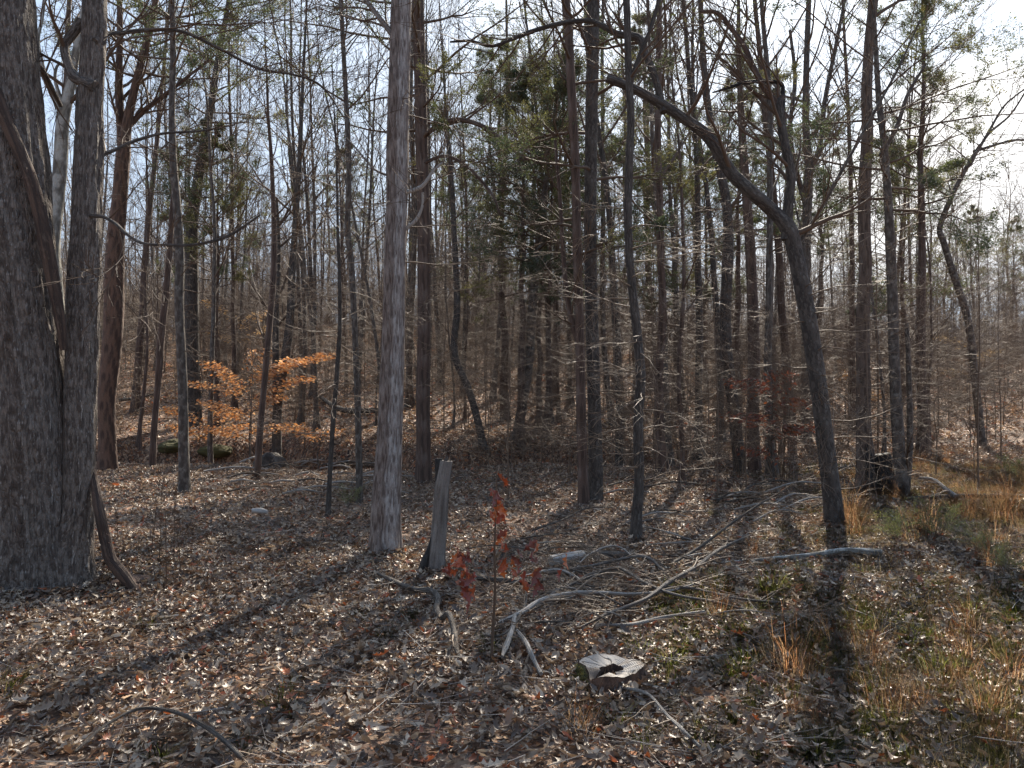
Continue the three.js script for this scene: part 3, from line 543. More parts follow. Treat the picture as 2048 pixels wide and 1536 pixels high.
heroTree({ name: 'bent_tree', label: 'dark trunk that bends far over to the left and ends in a broken limb', seed: 28, mat: M.dark, relief: 'soft', rel: 1.2, sides: 44, rows: 190, cap: 1, flare: 0.2, path: [[1672, 1052, 42], [1664, 990, 36], [1653, 910, 34], [1641, 810, 33], [1627, 710, 33], [1612, 610, 32], [1594, 520, 31], [1576, 455, 32], [1545, 420, 27], [1505, 388, 26], [1462, 345, 25], [1432, 298, 24], [1408, 268, 23], [1370, 240, 21], [1320, 205, 20], [1270, 178, 18], [1213, 158, 16]],
  limbs: [
    { p: [[1574, 460, 20], [1578, 400, 20], [1582, 350, 19], [1570, 290, 18], [1562, 240, 18], [1558, 205, 17], [1568, 190, 10]], twigs: 8 },
    { p: [[1566, 225, 11], [1552, 205, 12], [1528, 175, 12], [1505, 130, 11], [1490, 95, 11], [1465, 60, 9], [1435, 26, 8], [1400, 24, 6]], twigs: 8, mat: M.cedarRed },
    { p: [[1566, 230, 8], [1566, 195, 8], [1563, 168, 8], [1530, 163, 7], [1490, 165, 7], [1450, 178, 5], [1425, 185, 3]], twigs: 3, mat: M.char },
    { p: [[1324, 208, 15], [1308, 150, 15], [1292, 110, 15], [1280, 78, 17], [1262, 72, 16], [1236, 68, 13], [1205, 52, 11], [1180, 42, 10], [1140, 44, 10], [1100, 52, 9], [1060, 64, 9], [1020, 80, 8], [985, 92, 7], [940, 82, 6], [900, 84, 4]], dz: 0.03, twigs: 18, reach: 1.1 },
    { p: [[1590, 500, 9], [1640, 420, 8], [1690, 330, 7], [1740, 240, 6], [1800, 130, 4], [1840, 40, 3]], twigs: 16, reach: 1.2, mat: M.grey },
  ], dead: [34, 980, 560, 1.3, M.twigGrey], crown: ['bare', 480, 8, 1.4] });
heroTree({ name: 'brown_tree', label: 'tall straight brown trunk with a charred hollow foot, beside the burnt stump', seed: 29, mat: M.brown, relief: 'strip', sides: 36, rows: 150, height: 14, flare: 0.3, flareH: 0.4, path: [[1734, 985, 46], [1732, 930, 36], [1728, 850, 28], [1727, 740, 26], [1726, 640, 26], [1731, 540, 25], [1729, 450, 24], [1730, 360, 24], [1735, 270, 22], [1734, 180, 20], [1740, 80, 19], [1746, 0, 18]], dead: [30, 900, 300, 1.5, M.twigGrey], crown: ['bare', 60, 14, 2] });
heroTree({ name: 'twin_stem_tree', label: 'pair of close brown stems at the edge of the orange grass', seed: 30, mat: M.grey, relief: 'strip', sides: 28, rows: 120, height: 12, path: [[1803, 992, 30], [1799, 930, 25], [1792, 820, 22], [1788, 700, 20], [1786, 600, 20], [1782, 500, 19], [1776, 400, 16], [1768, 300, 13], [1758, 200, 11], [1750, 90, 8]],
  limbs: [{ p: [[1812, 985, 15], [1819, 900, 13], [1819, 800, 11], [1816, 700, 9], [1813, 645, 8]], twigs: 2 }, { p: [[1768, 300, 9], [1795, 250, 9], [1815, 190, 7], [1850, 130, 5]], twigs: 8 }], dead: [40, 940, 400, 1.4, M.twigPale], crown: ['cedar', 420, 40, 3.0, 1.5] });
heroTree({ name: 'dark_tree', label: 'dark slightly leaning trunk in the thicket, left of the bent tree', seed: 31, D: 17, mat: M.dark, relief: 'soft', sides: 20, rows: 90, height: 14, path: [[1482, 960, 26], [1474, 880, 24], [1462, 780, 23], [1452, 690, 23], [1452, 600, 22], [1457, 500, 21], [1452, 400, 19], [1436, 320, 17], [1420, 240, 14], [1408, 140, 12], [1400, 0, 9]], dead: [40, 900, 400, 1.4, M.twigGrey], crown: ['bare', 420, 14, 2.0] });
heroTree({ name: 'cedar_tree', label: 'cedar in the thicket with a dark green upper crown, next to the leaning dark trunk', seed: 32, D: 18, mat: M.cedarRed, relief: 'strip', sides: 20, rows: 90, height: 13, path: [[1510, 950, 26], [1506, 850, 24], [1508, 740, 23], [1506, 620, 22], [1500, 500, 20], [1492, 380, 18], [1484, 260, 14], [1480, 160, 10]], dead: [36, 900, 450, 1.4, M.twigGrey], crown: ['cedar', 480, 16, 1.7, 0.3] });
heroTree({ name: 'pale_forked_tree', label: 'pale grey tree forking into slim upright limbs against the bright sky', seed: 33, D: 23, mat: M.grey, relief: 'soft', sides: 18, rows: 90, height: 18, path: [[1612, 880, 22], [1612, 700, 20], [1610, 560, 19], [1614, 440, 18], [1618, 340, 16], [1612, 250, 14], [1612, 150, 12], [1618, 0, 10]],
  limbs: [{ p: [[1616, 360, 12], [1640, 290, 11], [1650, 200, 9], [1670, 100, 8], [1690, 0, 6]], twigs: 18, reach: 2 }, { p: [[1614, 420, 11], [1590, 330, 10], [1580, 260, 9], [1590, 160, 8], [1580, 60, 6]], twigs: 14, reach: 2 }], dead: [20, 800, 450, 1.4], crown: ['bare', 330, 16, 2.4], twig: M.twigGrey });
heroTree({ name: 'leaning_tree', label: 'slim leaning tree with wispy limbs sweeping up into the white sky', seed: 34, D: 22, mat: M.grey, relief: 'soft', sides: 16, rows: 80, path: [[1965, 890, 16], [1950, 760, 15], [1935, 640, 14], [1905, 540, 13], [1886, 480, 12], [1880, 460, 11], [1900, 400, 10], [1930, 340, 9], [1960, 290, 7]],
  limbs: [{ p: [[1925, 350, 6], [1955, 300, 6], [1980, 265, 5], [2020, 230, 4], [2070, 150, 3]], twigs: 6, reach: 0.8 }, { p: [[1958, 300, 6], [1990, 290, 5], [2030, 280, 4], [2080, 285, 3]], twigs: 5, reach: 0.8 }, { p: [[1945, 320, 6], [1985, 250, 5], [2010, 210, 4], [2060, 170, 3]], twigs: 6, reach: 0.9 }], dead: [26, 840, 420, 1.6, M.twigGrey], crown: ['bare', 450, 10, 1.6], twig: M.twigGrey });

// ------------------------------------------------------------------ more trunks of the thicket and the hillside: copies, each at its own foot
{
  const R = rng(900);
  const marks = [[130, 'the massive oak'], [225, 'the red pine'], [318, 'the thin reddish stem'], [362, 'the grey pole tree'], [530, 'the orange-leaved saplings'], [668, 'the thinnest black stem'], [785, 'the grey cedar'], [848, 'the reddish cedar'], [925, 'the dark kinked stem'], [1045, 'the right-leaning trunk'], [1172, 'the cedar pair'], [1270, 'the knotted stem'], [1455, 'the leaning dark trunk'], [1620, 'the bent trunk'], [1730, 'the tall brown trunk'], [1795, 'the twin stems'], [1935, 'the slim leaning tree']];
  const said = new Set();
  const beside = (what, px) => { const near = [...marks].sort((a, b) => Math.abs(a[0] - px) - Math.abs(b[0] - px)); for (const m of near.slice(0, 4)) { const l = `${what} standing farther back, ${px < m[0] ? 'left' : 'right'} of ${m[1]}`; if (!said.has(l)) { said.add(l); return l; } } return null; };
  const spots = [[1325, 16, 'pole', 1.5], [1342, 19, 'bare', 0.9], [1362, 14.5, 'pole', 1.1], [1398, 20, 'bare', 1.0], [1440, 22, 'bare', 0.9], [1548, 16.5, 'pole', 1.6], [1582, 24, 'bare', 1.1], [1650, 20, 'pole', 1.4], [1765, 20, 'pole', 1.3], [1856, 21, 'pole', 0.95], [1240, 20, 'bare', 1.0], [1225, 24, 'bare', 1.1], [1100, 24, 'bare', 0.9], [985, 27, 'bare', 1.0], [760, 22, 'pole', 1.6], [820, 26, 'bare', 1.1], [470, 26, 'bare', 1.0], [430, 21, 'pole', 1.4], [600, 25, 'bare', 0.9], [270, 26, 'bare', 1.0], [280, 22, 'pole', 1.2], [635, 23, 'pole', 1.3]];
  for (const [px, D, kind, s] of spots) {
    const list = protos[kind], p = list[Math.floor(R() * list.length)], left = px < 1130, own = beside(kind === 'bare' ? 'bare full-grown tree' : 'bare pole-thin tree', px);
    const y = copyOf(p, foot(px, D), R() * 6.28, [s, s, s], own || (left ? (kind === 'bare' ? 'bare full-grown tree at the bottom of the leafy slope behind the creek bed' : 'bare pole-thin tree at the bottom of the leafy slope behind the creek bed') : kind === 'bare' ? 'bare full-grown tree among the crowded trunks of the shady thicket' : 'bare pole-thin tree among the crowded trunks of the shady thicket'), left ? (kind === 'bare' ? 'trees at the foot of the slope' : 'thin trees at the foot of the slope') : kind === 'bare' ? 'trees of the thicket' : 'thin trees of the thicket');
  }
  const placed = [];
  const scatter = (n, D0, D1, gap, fn, margin = 3) => {
    for (let k = 0, tries = 0; k < n && tries < n * 30; tries++) {
      const D = Math.sqrt(mix(D0 * D0, D1 * D1, R())), x = (R() * 2 - 1) * (D * 0.64 + margin), z = -D;
      if (Math.abs(D - gullyAt(x)) < 1 && x < 3) continue;
      if (placed.some((q) => (q[0] - x) ** 2 + (q[1] - z) ** 2 < gap * gap)) continue;
      if (fn(x, z, D) === false) continue;
      placed.push([x, z]); k++;
    }
  };
  const put = (list, x, z, s, label, group) => copyOf(list[Math.floor(R() * list.length)], V(x, ground(x, z), z), R() * 6.28, [s * (0.62 + 0.35 * R()), s, s * (0.62 + 0.35 * R())], label, group);
  scatter(84, 24, 56, 1.4, (x, z, D) => { if (x > 0.3 * D && R() < 0.7) return false; if (x > 0.5 * D || (D > 44 && R() < 0.4) || (x > 0.12 * D && x < 0.42 * D && R() < 0.45)) return false; put(protos.bare, x, z, 0.7 + 0.5 * R(), 'bare winter tree standing farther back on the wooded hillside', 'bare trees of the hillside wood'); });
  scatter(75, 22, 50, 0.9, (x, z, D) => { if (x > 0.5 * D) return false; put(protos.pole, x, z, 0.7 + 0.6 * R(), 'slender bare young tree farther back on the wooded hillside', 'slender trees of the hillside wood'); });
  for (const [px, D, s] of [[432, 24.2, 0.85], [1075, 23.5, 0.78], [1040, 21.4, 0.74], [1010, 24.5, 0.85], [1095, 21.8, 0.7], [1110, 27, 0.9], [1350, 27, 0.92], [1300, 32, 1.1], [1410, 30, 1.0], [1475, 27, 0.85], [1230, 29, 1.0], [1845, 20, 0.95], [1800, 25, 0.95], [930, 36, 0.95], [690, 40, 0.95], [1640, 36, 0.9], [1545, 29, 0.9], [1950, 44, 0.8], [2035, 48, 0.8]])
    copyOf(protos.cedar[Math.floor(R() * 4)], foot(px, D), R() * 6.28, [s, s, s], beside('green-crowned cedar', px) || (px < 800 ? 'green-crowned cedar among the bare trees of the leafy slope' : 'green-crowned cedar in or behind the shady thicket'), px < 800 ? 'cedars of the leafy slope' : 'cedars of the thicket');
  // understory
  scatter(190, 12, 34, 0.42, (x, z, D) => { if (x < -1.2 && D < 18) return false; if (x < -3 && R() < 0.45) return false; put(protos.sapling, x, z, 0.7 + 0.6 * R(), 'thin bare understory sapling with level twigs beneath the tall trees', 'understory saplings'); }, 1);
  scatter(80, 13, 34, 0.6, (x, z, D) => { if (x < 2.4 && D < 21) return false; if (x > 0.42 * D && D < 18) return false; if (x < -4 && R() < 0.6) return false; put(protos.shrub, x, z, 0.6 + 0.6 * R(), 'tangle of thin bare stems in the undergrowth under the trees', 'twiggy undergrowth'); }, 1);
  // the far wood beyond the crest reads as one mass
  const wood = new THREE.Group(), m4 = new THREE.Matrix4(), q = new THREE.Quaternion(), e = new THREE.Euler();
  for (const [list, n, D0, D1, s0] of [[protos.pole, 520, 34, 78, 0.75], [protos.sapling, 420, 30, 66, 1.25], [protos.shrub, 260, 32, 66, 1.2]]) {   // thin stems that fill the hilltop
    const per = Math.ceil(n / list.length), spots = [];
    for (let k = 0; k < n; k++) { const D = Math.sqrt(mix(D0 * D0, D1 * D1, R())), x = (R() * 2 - 1) * (D * 0.68 + 2), s = s0 * (0.6 + 0.6 * R()); e.set(0, R() * 6.28, (R() - 0.5) * 0.16); q.setFromEuler(e); spots.push(new THREE.Matrix4().compose(V(x, ground(x, -D), -D), q, V(s * 0.8, s, s * 0.8))); }
    list.forEach((p, j) => p.children.forEach((m) => { const mine = spots.filter((_, i) => i % list.length === j), im = shade(new THREE.InstancedMesh(m.geometry, m.material, mine.length)); mine.forEach((M4, i) => im.setMatrixAt(i, M4)); im.name = 'thin_stems'; im.userData = { kind: 'stuff' }; wood.add(im); }));
  }
  wood.name = 'distant_wood'; wood.userData = { kind: 'stuff', label: 'far grey wood of bare trees closing the view beyond the hilltop', category: 'wood' }; scene.add(wood);
  for (let v = 0; v < 4; v++) {
    const far = new MB(), Rf = rng(71 + v), pts = [], rad = [], H = 12 + 3 * v;
    for (let i = 0; i <= 8; i++) { pts.push(V((Rf() - 0.5) * 0.5, i / 8 * H - 0.4, (Rf() - 0.5) * 0.5)); rad.push((0.09 + 0.025 * v) * (1 - i / 8.6)); }
    tube(far, pts, rad, 6);
    for (let k = 0; k < 15; k++) { const t = 0.22 + 0.76 * (k + Rf()) / 15, i = Math.min(7, Math.floor(t * 8)), a = k * 2.4 + Rf(); branch(far, pts[i].clone().lerp(pts[i + 1], t * 8 - i), V(Math.cos(a) * (1.1 - t * 0.6), 0.8, Math.sin(a) * (1.1 - t * 0.6)).normalize(), H * 0.24 * (1.25 - 0.8 * t), 0.035, 0, { kids: [6, 5, 2], ang: 0.6, wob: 0.34, up: 0.05, rmin: 0.005 }, Rf); }
    const N = 170, inst = shade(new THREE.InstancedMesh(far.geo(), v % 2 ? M.twigGrey : M.twig, N));
    for (let k = 0; k < N; k++) {
      const back = k > 150, D = back ? -(4 + 20 * R()) : 62 + 80 * R() ** 1.3, x = back ? (R() * 2 - 1) * 22 : (R() * 2 - 1) * (D * 0.72 + 6), s = 0.5 + 0.55 * R(); e.set(0, R() * 6.28, (R() - 0.5) * 0.12); q.setFromEuler(e);
      m4.compose(V(x, ground(x, -D), -D), q, V(s, s, s)); inst.setMatrixAt(k, m4);
    }
    inst.name = 'bare_trees'; inst.userData = { kind: 'stuff' }; wood.add(inst);
  }
}

// ------------------------------------------------------------------ leaves
// one curled leaf, lying in x (length) and z (width); lobes > 0 gives an oak outline
function leafGeo(seed, len, wid, curlA, curlB, lobes, col) {
  const R = rng(seed), mb = col ? new MB().colored() : new MB(), n = lobes ? 12 : 7, ph = R() * 6;
  mb.room((n + 1) * 3, n * 12);
  for (let i = 0; i <= n; i++) {
    const t = i / n, w = wid / 2 * Math.pow(Math.sin(Math.PI * Math.min(1, 0.03 + t * 0.97) ** 0.9), 0.75) * (lobes ? 0.7 + 0.42 * Math.cos(t * lobes * 6.28) : 1) + 0.0008;
    const a = curlA * (t - 0.5), x = len * (t - 0.5), y = curlA ? (1 - Math.cos(a)) * len / Math.abs(curlA) : 0;
    for (const s of [-1, 0, 1]) { const b = curlB * (1 + 0.4 * Math.sin(t * 5 + ph)); mb.v(x, y + (s ? w * Math.sin(b) + 0.06 * wid * Math.sin(t * 11 + ph + s) : 0), s * w * Math.cos(b), 0, 1, 0, t, 0.5 + s * 0.5, col); }
  }
  for (let i = 0; i < n; i++) for (let k = 0; k < 2; k++) { const a = i * 3 + k, b = a + 1, c = a + 3, d = a + 4; mb.t(a, b, c); mb.t(b, d, c); }
  const g = mb.geo(); g.computeVertexNormals(); return g;
}
const leafShapes = [leafGeo(1, 0.075, 0.036, 1.1, 0.6, 0), leafGeo(2, 0.085, 0.034, -0.9, 0.9, 0), leafGeo(3, 0.10, 0.062, 1.6, 0.5, 4), leafGeo(4, 0.065, 0.042, 2.0, -0.5, 0), leafGeo(5, 0.09, 0.028, 0.5, 1.15, 0), leafGeo(6, 0.085, 0.036, -1.3, 0.85, 0)];
const LEAF = [[0.18, 0.116, 0.070], [0.26, 0.18, 0.115], [0.39, 0.30, 0.21], [0.105, 0.066, 0.041], [0.48, 0.39, 0.29], [0.22, 0.122, 0.066], [0.075, 0.047, 0.031], [0.31, 0.225, 0.148], [0.125, 0.075, 0.044], [0.16, 0.09, 0.05]];
{
  const R = rng(1234), m4 = new THREE.Matrix4(), q = new THREE.Quaternion(), e = new THREE.Euler(0, 0, 0, 'YXZ'), col = new THREE.Color();
  const gauss = () => (R() + R() + R() - 1.5) * 1.15;
  const zones = [[2.6, 9, 100000, 0.84, 0.06], [9, 22, 145000, 1.0, 0.05], [22, 56, 155000, 1.6, 0.04]];
  const total = zones.reduce((a, z) => a + z[2], 0), per = Math.ceil(total / leafShapes.length) + 10;
  const meshes = leafShapes.map((g, k) => { const m = shade(new THREE.InstancedMesh(g, M.litter, per)); m.count = 0; return m; });
  const litter = new THREE.Group(); litter.name = 'leaf_litter'; litter.userData = { kind: 'stuff', label: 'dry curled brown leaves carpeting the woodland floor', category: 'leaves' }; scene.add(litter);
  let big = 0, k = 0;
  const colour = (x, z) => {
    const c = LEAF[Math.floor(R() * LEAF.length)], f = 0.75 + 0.5 * R(), rd = R() < 0.035 ? 1 : 0;
    return rd ? [0.36 * f, 0.10 * f, 0.03 * f] : [c[0] * f, c[1] * f, c[2] * f];
  };
  for (const [D0, D1, n, s0, lift] of zones) for (let j = 0; j < n; j++) {
    const D = Math.sqrt(mix(D0 * D0, D1 * D1, R())), x = (R() * 2 - 1) * (D * 0.66 + 1.9), z = -D;
    const grassy = smooth(0.25, 0.5, x / D) * smooth(20, 4, D);
    if (R() < grassy * 0.2) continue;
    const clump = fbm(x * 1.7, z * 1.7, 4, 3);
    if (clump < 0.36 && R() < 0.45) continue;
    e.set(gauss() * 0.8, R() * 6.28, gauss() * 0.8); q.setFromEuler(e);
    const s = s0 * (0.4 + 0.95 * R() ** 1.3);
    m4.compose(V(x, ground(x, z) + 0.004 + lift * R() * (0.4 + clump), z), q, V(s, s, s));
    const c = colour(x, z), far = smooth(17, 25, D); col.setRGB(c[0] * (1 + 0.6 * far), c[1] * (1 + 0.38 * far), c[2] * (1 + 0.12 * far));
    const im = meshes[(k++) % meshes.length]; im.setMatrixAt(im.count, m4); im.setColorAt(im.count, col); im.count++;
  }
  const sb = hit(1222, 1378);
  for (let j = 0; j < 240; j++) {
    const inHole = j < 26, a = R() * 6.28, r = inHole ? 0.045 * Math.sqrt(R()) : 0.18 + 0.16 * R() ** 1.5, x = sb.x + Math.cos(a) * r * (inHole ? 1 : 1.05), z = sb.z + Math.sin(a) * r, y = inHole ? sb.y + 0.05 + 0.03 * R() : ground(x, z) + 0.01 + 0.09 * Math.max(0, 0.34 - r) / 0.16 * R();
    e.set(gauss() * 0.7, R() * 6.28, gauss() * 0.7); q.setFromEuler(e); const sc = (inHole ? 0.45 : 0.6) + 0.5 * R(); m4.compose(V(x, y, z), q, V(sc, sc, sc));
    const c = colour(x, z); col.setRGB(c[0], c[1], c[2]); const im = meshes[j % meshes.length]; if (im.count < per) { im.setMatrixAt(im.count, m4); im.setColorAt(im.count, col); im.count++; }
  }
  // leaves drifted against the larger trunks
  for (const [px, py, rad, n] of [[90, 1178, 0.50, 700], [770, 1114, 0.20, 300], [872, 1152, 0.10, 160], [1271, 1088, 0.08, 120], [1672, 1054, 0.14, 200], [262, 1170, 0.22, 260]]) {
    const b = hit(px, py);
    for (let j = 0; j < n; j++) {
      const a = R() * 6.28, r = rad * (0.8 + 0.9 * R() ** 1.6), x = b.x + Math.cos(a) * r, z = b.z + Math.sin(a) * r * 0.8, y = ground(x, z) + 0.01 + 0.10 * Math.max(0, 1.5 - r / rad) * R();
      e.set(gauss() * 0.8, R() * 6.28, gauss() * 0.8); q.setFromEuler(e); const sc = 0.7 + 0.5 * R(); m4.compose(V(x, y, z), q, V(sc, sc, sc));
      const c = colour(x, z); col.setRGB(c[0], c[1], c[2]); const im = meshes[j % meshes.length]; if (im.count < per) { im.setMatrixAt(im.count, m4); im.setColorAt(im.count, col); im.count++; }
    }
  }
  meshes.forEach((m) => { m.name = 'leaf_layer'; m.userData.kind = 'stuff'; litter.add(m); });
  // the leaves nearest to the camera, one by one
  const mats = LEAF.slice(0, 6).map((c) => leafMat({ color: new THREE.Color(...c), roughness: 0.8, transmission: 0.3, clearcoat: 0.6, clearcoatRoughness: 0.36 })); mats.push(leafMat({ color: new THREE.Color(0.40, 0.11, 0.03), roughness: 0.5 }));
  for (let j = 0; j < 260; j++) {
    const D = mix(3.1, 5.2, R() ** 1.3), x = (R() * 2 - 1) * D * 0.6, z = -D, m = shade(new THREE.Mesh(leafShapes[Math.floor(R() * 6)], mats[R() < 0.05 ? 6 : Math.floor(R() * 6)]));
    m.name = j ? 'leaf_' + String(j).padStart(3, '0') : 'leaf';
    m.position.set(x, ground(x, z) + 0.03 + 0.02 * R(), z); m.rotation.set(gauss() * 0.7, R() * 6.28, gauss() * 0.7, 'YXZ'); m.scale.setScalar(0.85 + 0.5 * R());
    groundMesh.add(m);
  }
  // small sticks in the litter
  const st = new MB(), Rs = rng(31); branch(st, V(-0.5, 0, 0), V(1, 0, 0), 1, 0.012, 0, { kids: [3], ang: 0.5, wob: 0.25, up: 0, rmin: 0.004 }, Rs);
  const sticks = shade(new THREE.InstancedMesh(st.geo(), leafMat({ roughness: 0.65 }), 5200)); let c = 0;
  for (let j = 0; j < 5200; j++) {
    const D = Math.sqrt(mix(9, 700, R() ** 1.5)), x = (R() * 2 - 1) * (D * 0.66 + 1.9), z = -D, L = 0.12 + 0.5 * R() ** 2;
    e.set((R() - 0.5) * 0.3, R() * 6.28, (R() - 0.5) * 0.35); q.setFromEuler(e); m4.compose(V(x, ground(x, z) + 0.03 + 0.03 * R(), z), q, V(L, L * 0.55, L * 0.55));
    sticks.setMatrixAt(c, m4); const g = 0.10 + 0.26 * R(); col.setRGB(g, g * 0.86, g * 0.74); sticks.setColorAt(c++, col);
  }
  sticks.name = 'stick_litter'; sticks.userData = { kind: 'stuff', label: 'small dead sticks strewn through the dry leaves', category: 'sticks' }; scene.add(sticks);
}

// ------------------------------------------------------------------ grass
function blades(mb, n, spread, h, lean, w, cols, R) {
  mb.room(n * 8, n * 18);
  for (let k = 0; k < n; k++) {
    const a = R() * 6.28, r = spread * Math.sqrt(R()), x0 = Math.cos(a) * r, z0 = Math.sin(a) * r, H = h * (0.45 + 0.75 * R()), da = a + (R() - 0.5) * 2, out = lean * (0.3 + R()), c = cols[Math.floor(R() * cols.length)], f = 0.7 + 0.6 * R(), cc = [c[0] * f, c[1] * f, c[2] * f];
    const dx = Math.cos(da), dz = Math.sin(da), row = [];
    for (let i = 0; i <= 3; i++) {
      const t = i / 3, bx = x0 + dx * out * H * t * t, bz = z0 + dz * out * H * t * t, by = H * (t - 0.35 * out * t * t) - 0.02, ww = w * (1 - t * 0.85);
      row.push(mb.v(bx - dz * ww, by, bz + dx * ww, -dx * 0.8, 0.6, -dz * 0.8, 0, 0, cc), mb.v(bx + dz * ww, by, bz - dx * ww, -dx * 0.8, 0.6, -dz * 0.8, 0, 0, cc));
    }
    for (let i = 0; i < 3; i++) { mb.t(row[i * 2], row[i * 2 + 1], row[i * 2 + 2]); mb.t(row[i * 2 + 1], row[i * 2 + 3], row[i * 2 + 2]); }
  }
}
const TAN = [[0.48, 0.25, 0.12], [0.55, 0.35, 0.19], [0.40, 0.18, 0.08], [0.60, 0.44, 0.27]], STRAW = [[0.52, 0.43, 0.27], [0.44, 0.36, 0.22], [0.34, 0.28, 0.14], [0.40, 0.26, 0.14]], LIME = [[0.19, 0.23, 0.045], [0.29, 0.31, 0.07], [0.14, 0.18, 0.04], [0.38, 0.35, 0.14]];
{
  const R = rng(4242), n = 4;
  const mk = (name, kinds) => kinds.map((f, i) => { const mb = new MB().colored(); f(mb, rng(600 + i + name.length * 7)); const g = mb.geo(); return g; });
  const tall = mk('tall', [0, 1, 2].map(() => (mb, r) => blades(mb, 120, 0.15, 0.55, 0.75, 0.0018, TAN, r)));
  const low = mk('low', [0, 1, 2, 3].map(() => (mb, r) => blades(mb, 90, 0.07, 0.17, 0.9, 0.0028, LIME, r)));
  const mat = mk('mat', [0, 1, 2].map(() => (mb, r) => blades(mb, 70, 0.22, 0.22, 0.9, 0.0019, STRAW, r)));
  const clump = (name, geo, p, s, label, group) => { const t = thing(name, label, 'grass', p, group); part(t, 'blades', geo, M.grass); t.rotation.y = R() * 6.28; t.scale.set(s * (0.9 + 0.3 * R()), s, s * (0.9 + 0.3 * R())); };
  for (const [px, py, s, label] of [
    [1580, 1345, 1.0, 'tallest rusty tan grass clump in the near right, rising from the leaves'], [1735, 1330, 0.75, 'wide reddish tan grass clump right of the tallest clump'], [1160, 1470, 0.55, 'thin tan grass stems sticking up in front of the cut stump'],
    [1835, 1420, 0.5, 'small brown grass clump low in the right grassy patch'], [1640, 1470, 0.5, 'curled tan grass tuft near the lower right edge of the leaves'], [1440, 1240, 0.6, 'few tan stems rising beside the tangle of fallen branches'], [1505, 1120, 0.6, 'tan grass clump behind the pale fallen log'], [1225, 1010, 0.5, 'rusty little grass clump at the foot of the cedar pair']])
    clump('grass_clump', tall[Math.floor(R() * 3)], hit(px, py), s, label);
  for (let k = 0; k < 15; k++) { const px = mix(1520, 2060, R()), py = mix(1130, 1500, R() ** 1.3); clump('grass_clump', tall[k % 3], hit(px, py), 0.4 + 0.4 * R(), 'russet tan grass clump in the near grassy patch', 'russet clumps of the near patch'); }
  for (let k = 0; k < 36; k++) { const px = mix(1690, 2090, R()), py = mix(930, 1100, R() ** 1.4); clump('grass_clump', tall[k % 3], hit(px, py), 0.7 + 0.5 * R(), 'orange tan grass clump in the sunny opening at the wood edge', 'orange grass of the opening'); }
  for (let k = 0; k < 130; k++) { const right = R() < 0.78, mound = k % 5 === 0, px = mound ? mix(1290, 1560, R()) : right ? mix(1280, 2060, R()) : mix(0, 1300, R()), py = mound ? mix(1150, 1240, R()) : mix(1170, 1530, R()); if (px < 1020 && py < 1230) continue; clump('grass_tuft', low[k % 4], hit(px, py), 0.55 + 0.6 * R(), 'small green grass tuft growing through the dry leaves', 'green tufts in the leaves'); }
  // the matted straw and green of the right-hand patch
  for (const [name, geos, count, region, label, s0] of [['dry_grass', mat, 1700, 0, 'matted dry straw-coloured grass of the open patch', 0.75], ['orange_grass', tall, 420, 2, 'orange dry grass massed at the far side of the opening', 0.5], ['green_grass', low, 2600, 1, 'sparse green winter grass in the open patch', 0.6]]) {
    const gr = new THREE.Group(); gr.name = name; gr.userData = { kind: 'stuff', label, category: 'grass' }; scene.add(gr);
    const ms = geos.map((g) => { const m = shade(new THREE.InstancedMesh(g, M.grass, count)); m.count = 0; m.name = 'blades'; m.userData.kind = 'stuff'; gr.add(m); return m; }), m4 = new THREE.Matrix4(), q = new THREE.Quaternion(), e = new THREE.Euler();
    for (let k = 0; k < count; k++) {
      const D = Math.sqrt(mix(10, 340, R() ** 1.4)), x = D * mix(0.12, 0.85, R() ** 0.75), z = -D, edge = x / D + 0.25 * (fbm(x * 0.8, z * 0.8, 3, 3) - 0.5);
      if (edge < (region === 1 ? 0.17 : 0.27) + 0.1 * R() + (D > 8 ? 0.06 : 0)) continue;
      if (!region && D < 7 && R() < 0.5) continue;
      if (region === 2 && (D < 10 || x / D < 0.36 || D > 20)) continue;
      if (region === 1 && fbm(x * 0.9 + 5, z * 0.9, 8, 3) < 0.42) continue;
      e.set((R() - 0.5) * 0.3, R() * 6.28, (R() - 0.5) * 0.3); q.setFromEuler(e); const s = s0 * (0.6 + 0.8 * R()); m4.compose(V(x, ground(x, z), z), q, V(s, s, s)); const m = ms[k % ms.length]; m.setMatrixAt(m.count++, m4);
    }
  }
  // green shrubs in the opening
  const gs = [0, 1].map((i) => { const r = rng(810 + i), st = new MB(), fo = new MB().colored(), tips = []; for (let s = 0; s < 12; s++) { const a = r() * 6.28; branch(st, V(0, -0.02, 0), V(Math.cos(a) * 0.5, 1, Math.sin(a) * 0.5).normalize(), 0.5 + 0.4 * r(), 0.004, 0, { kids: [6, 3], ang: 0.55, wob: 0.3, up: 0, rmin: 0.0018, tipLevel: 0 }, r, tips); } for (const [p, d] of tips) if (r() < 0.7) tuft(fo, p, d, 0.045, 5, [[0.17, 0.20, 0.05], [0.28, 0.28, 0.08], [0.13, 0.16, 0.045]][Math.floor(r() * 3)], r); return [st.geo(), fo.geo()]; });
  for (const [px, py, s, label] of [[1800, 1090, 0.42, 'feathery green shrub at the wood edge, nearest the bent tree'], [1875, 1085, 0.5, 'brightest yellow-green shrub in the grassy opening'], [1950, 1110, 0.35, 'green shrub leaning over the dry grass, right of the brightest one'], [2020, 1150, 0.3, 'dull green shrub at the far right of the grassy opening'], [2030, 960, 0.5, 'dark green shrub behind the orange grass'], [700, 1015, 0.35, 'tiny green bush beside the slim brown tree']]) {
    const i = R() < 0.5 ? 0 : 1, t = thing('green_shrub', label, 'shrub', hit(px, py)); part(t, 'stem', gs[i][0], M.twigGrey); part(t, 'foliage', gs[i][1], M.needles).userData.kind = 'stuff'; t.rotation.y = R() * 6.28; t.scale.setScalar(s);
  }
}

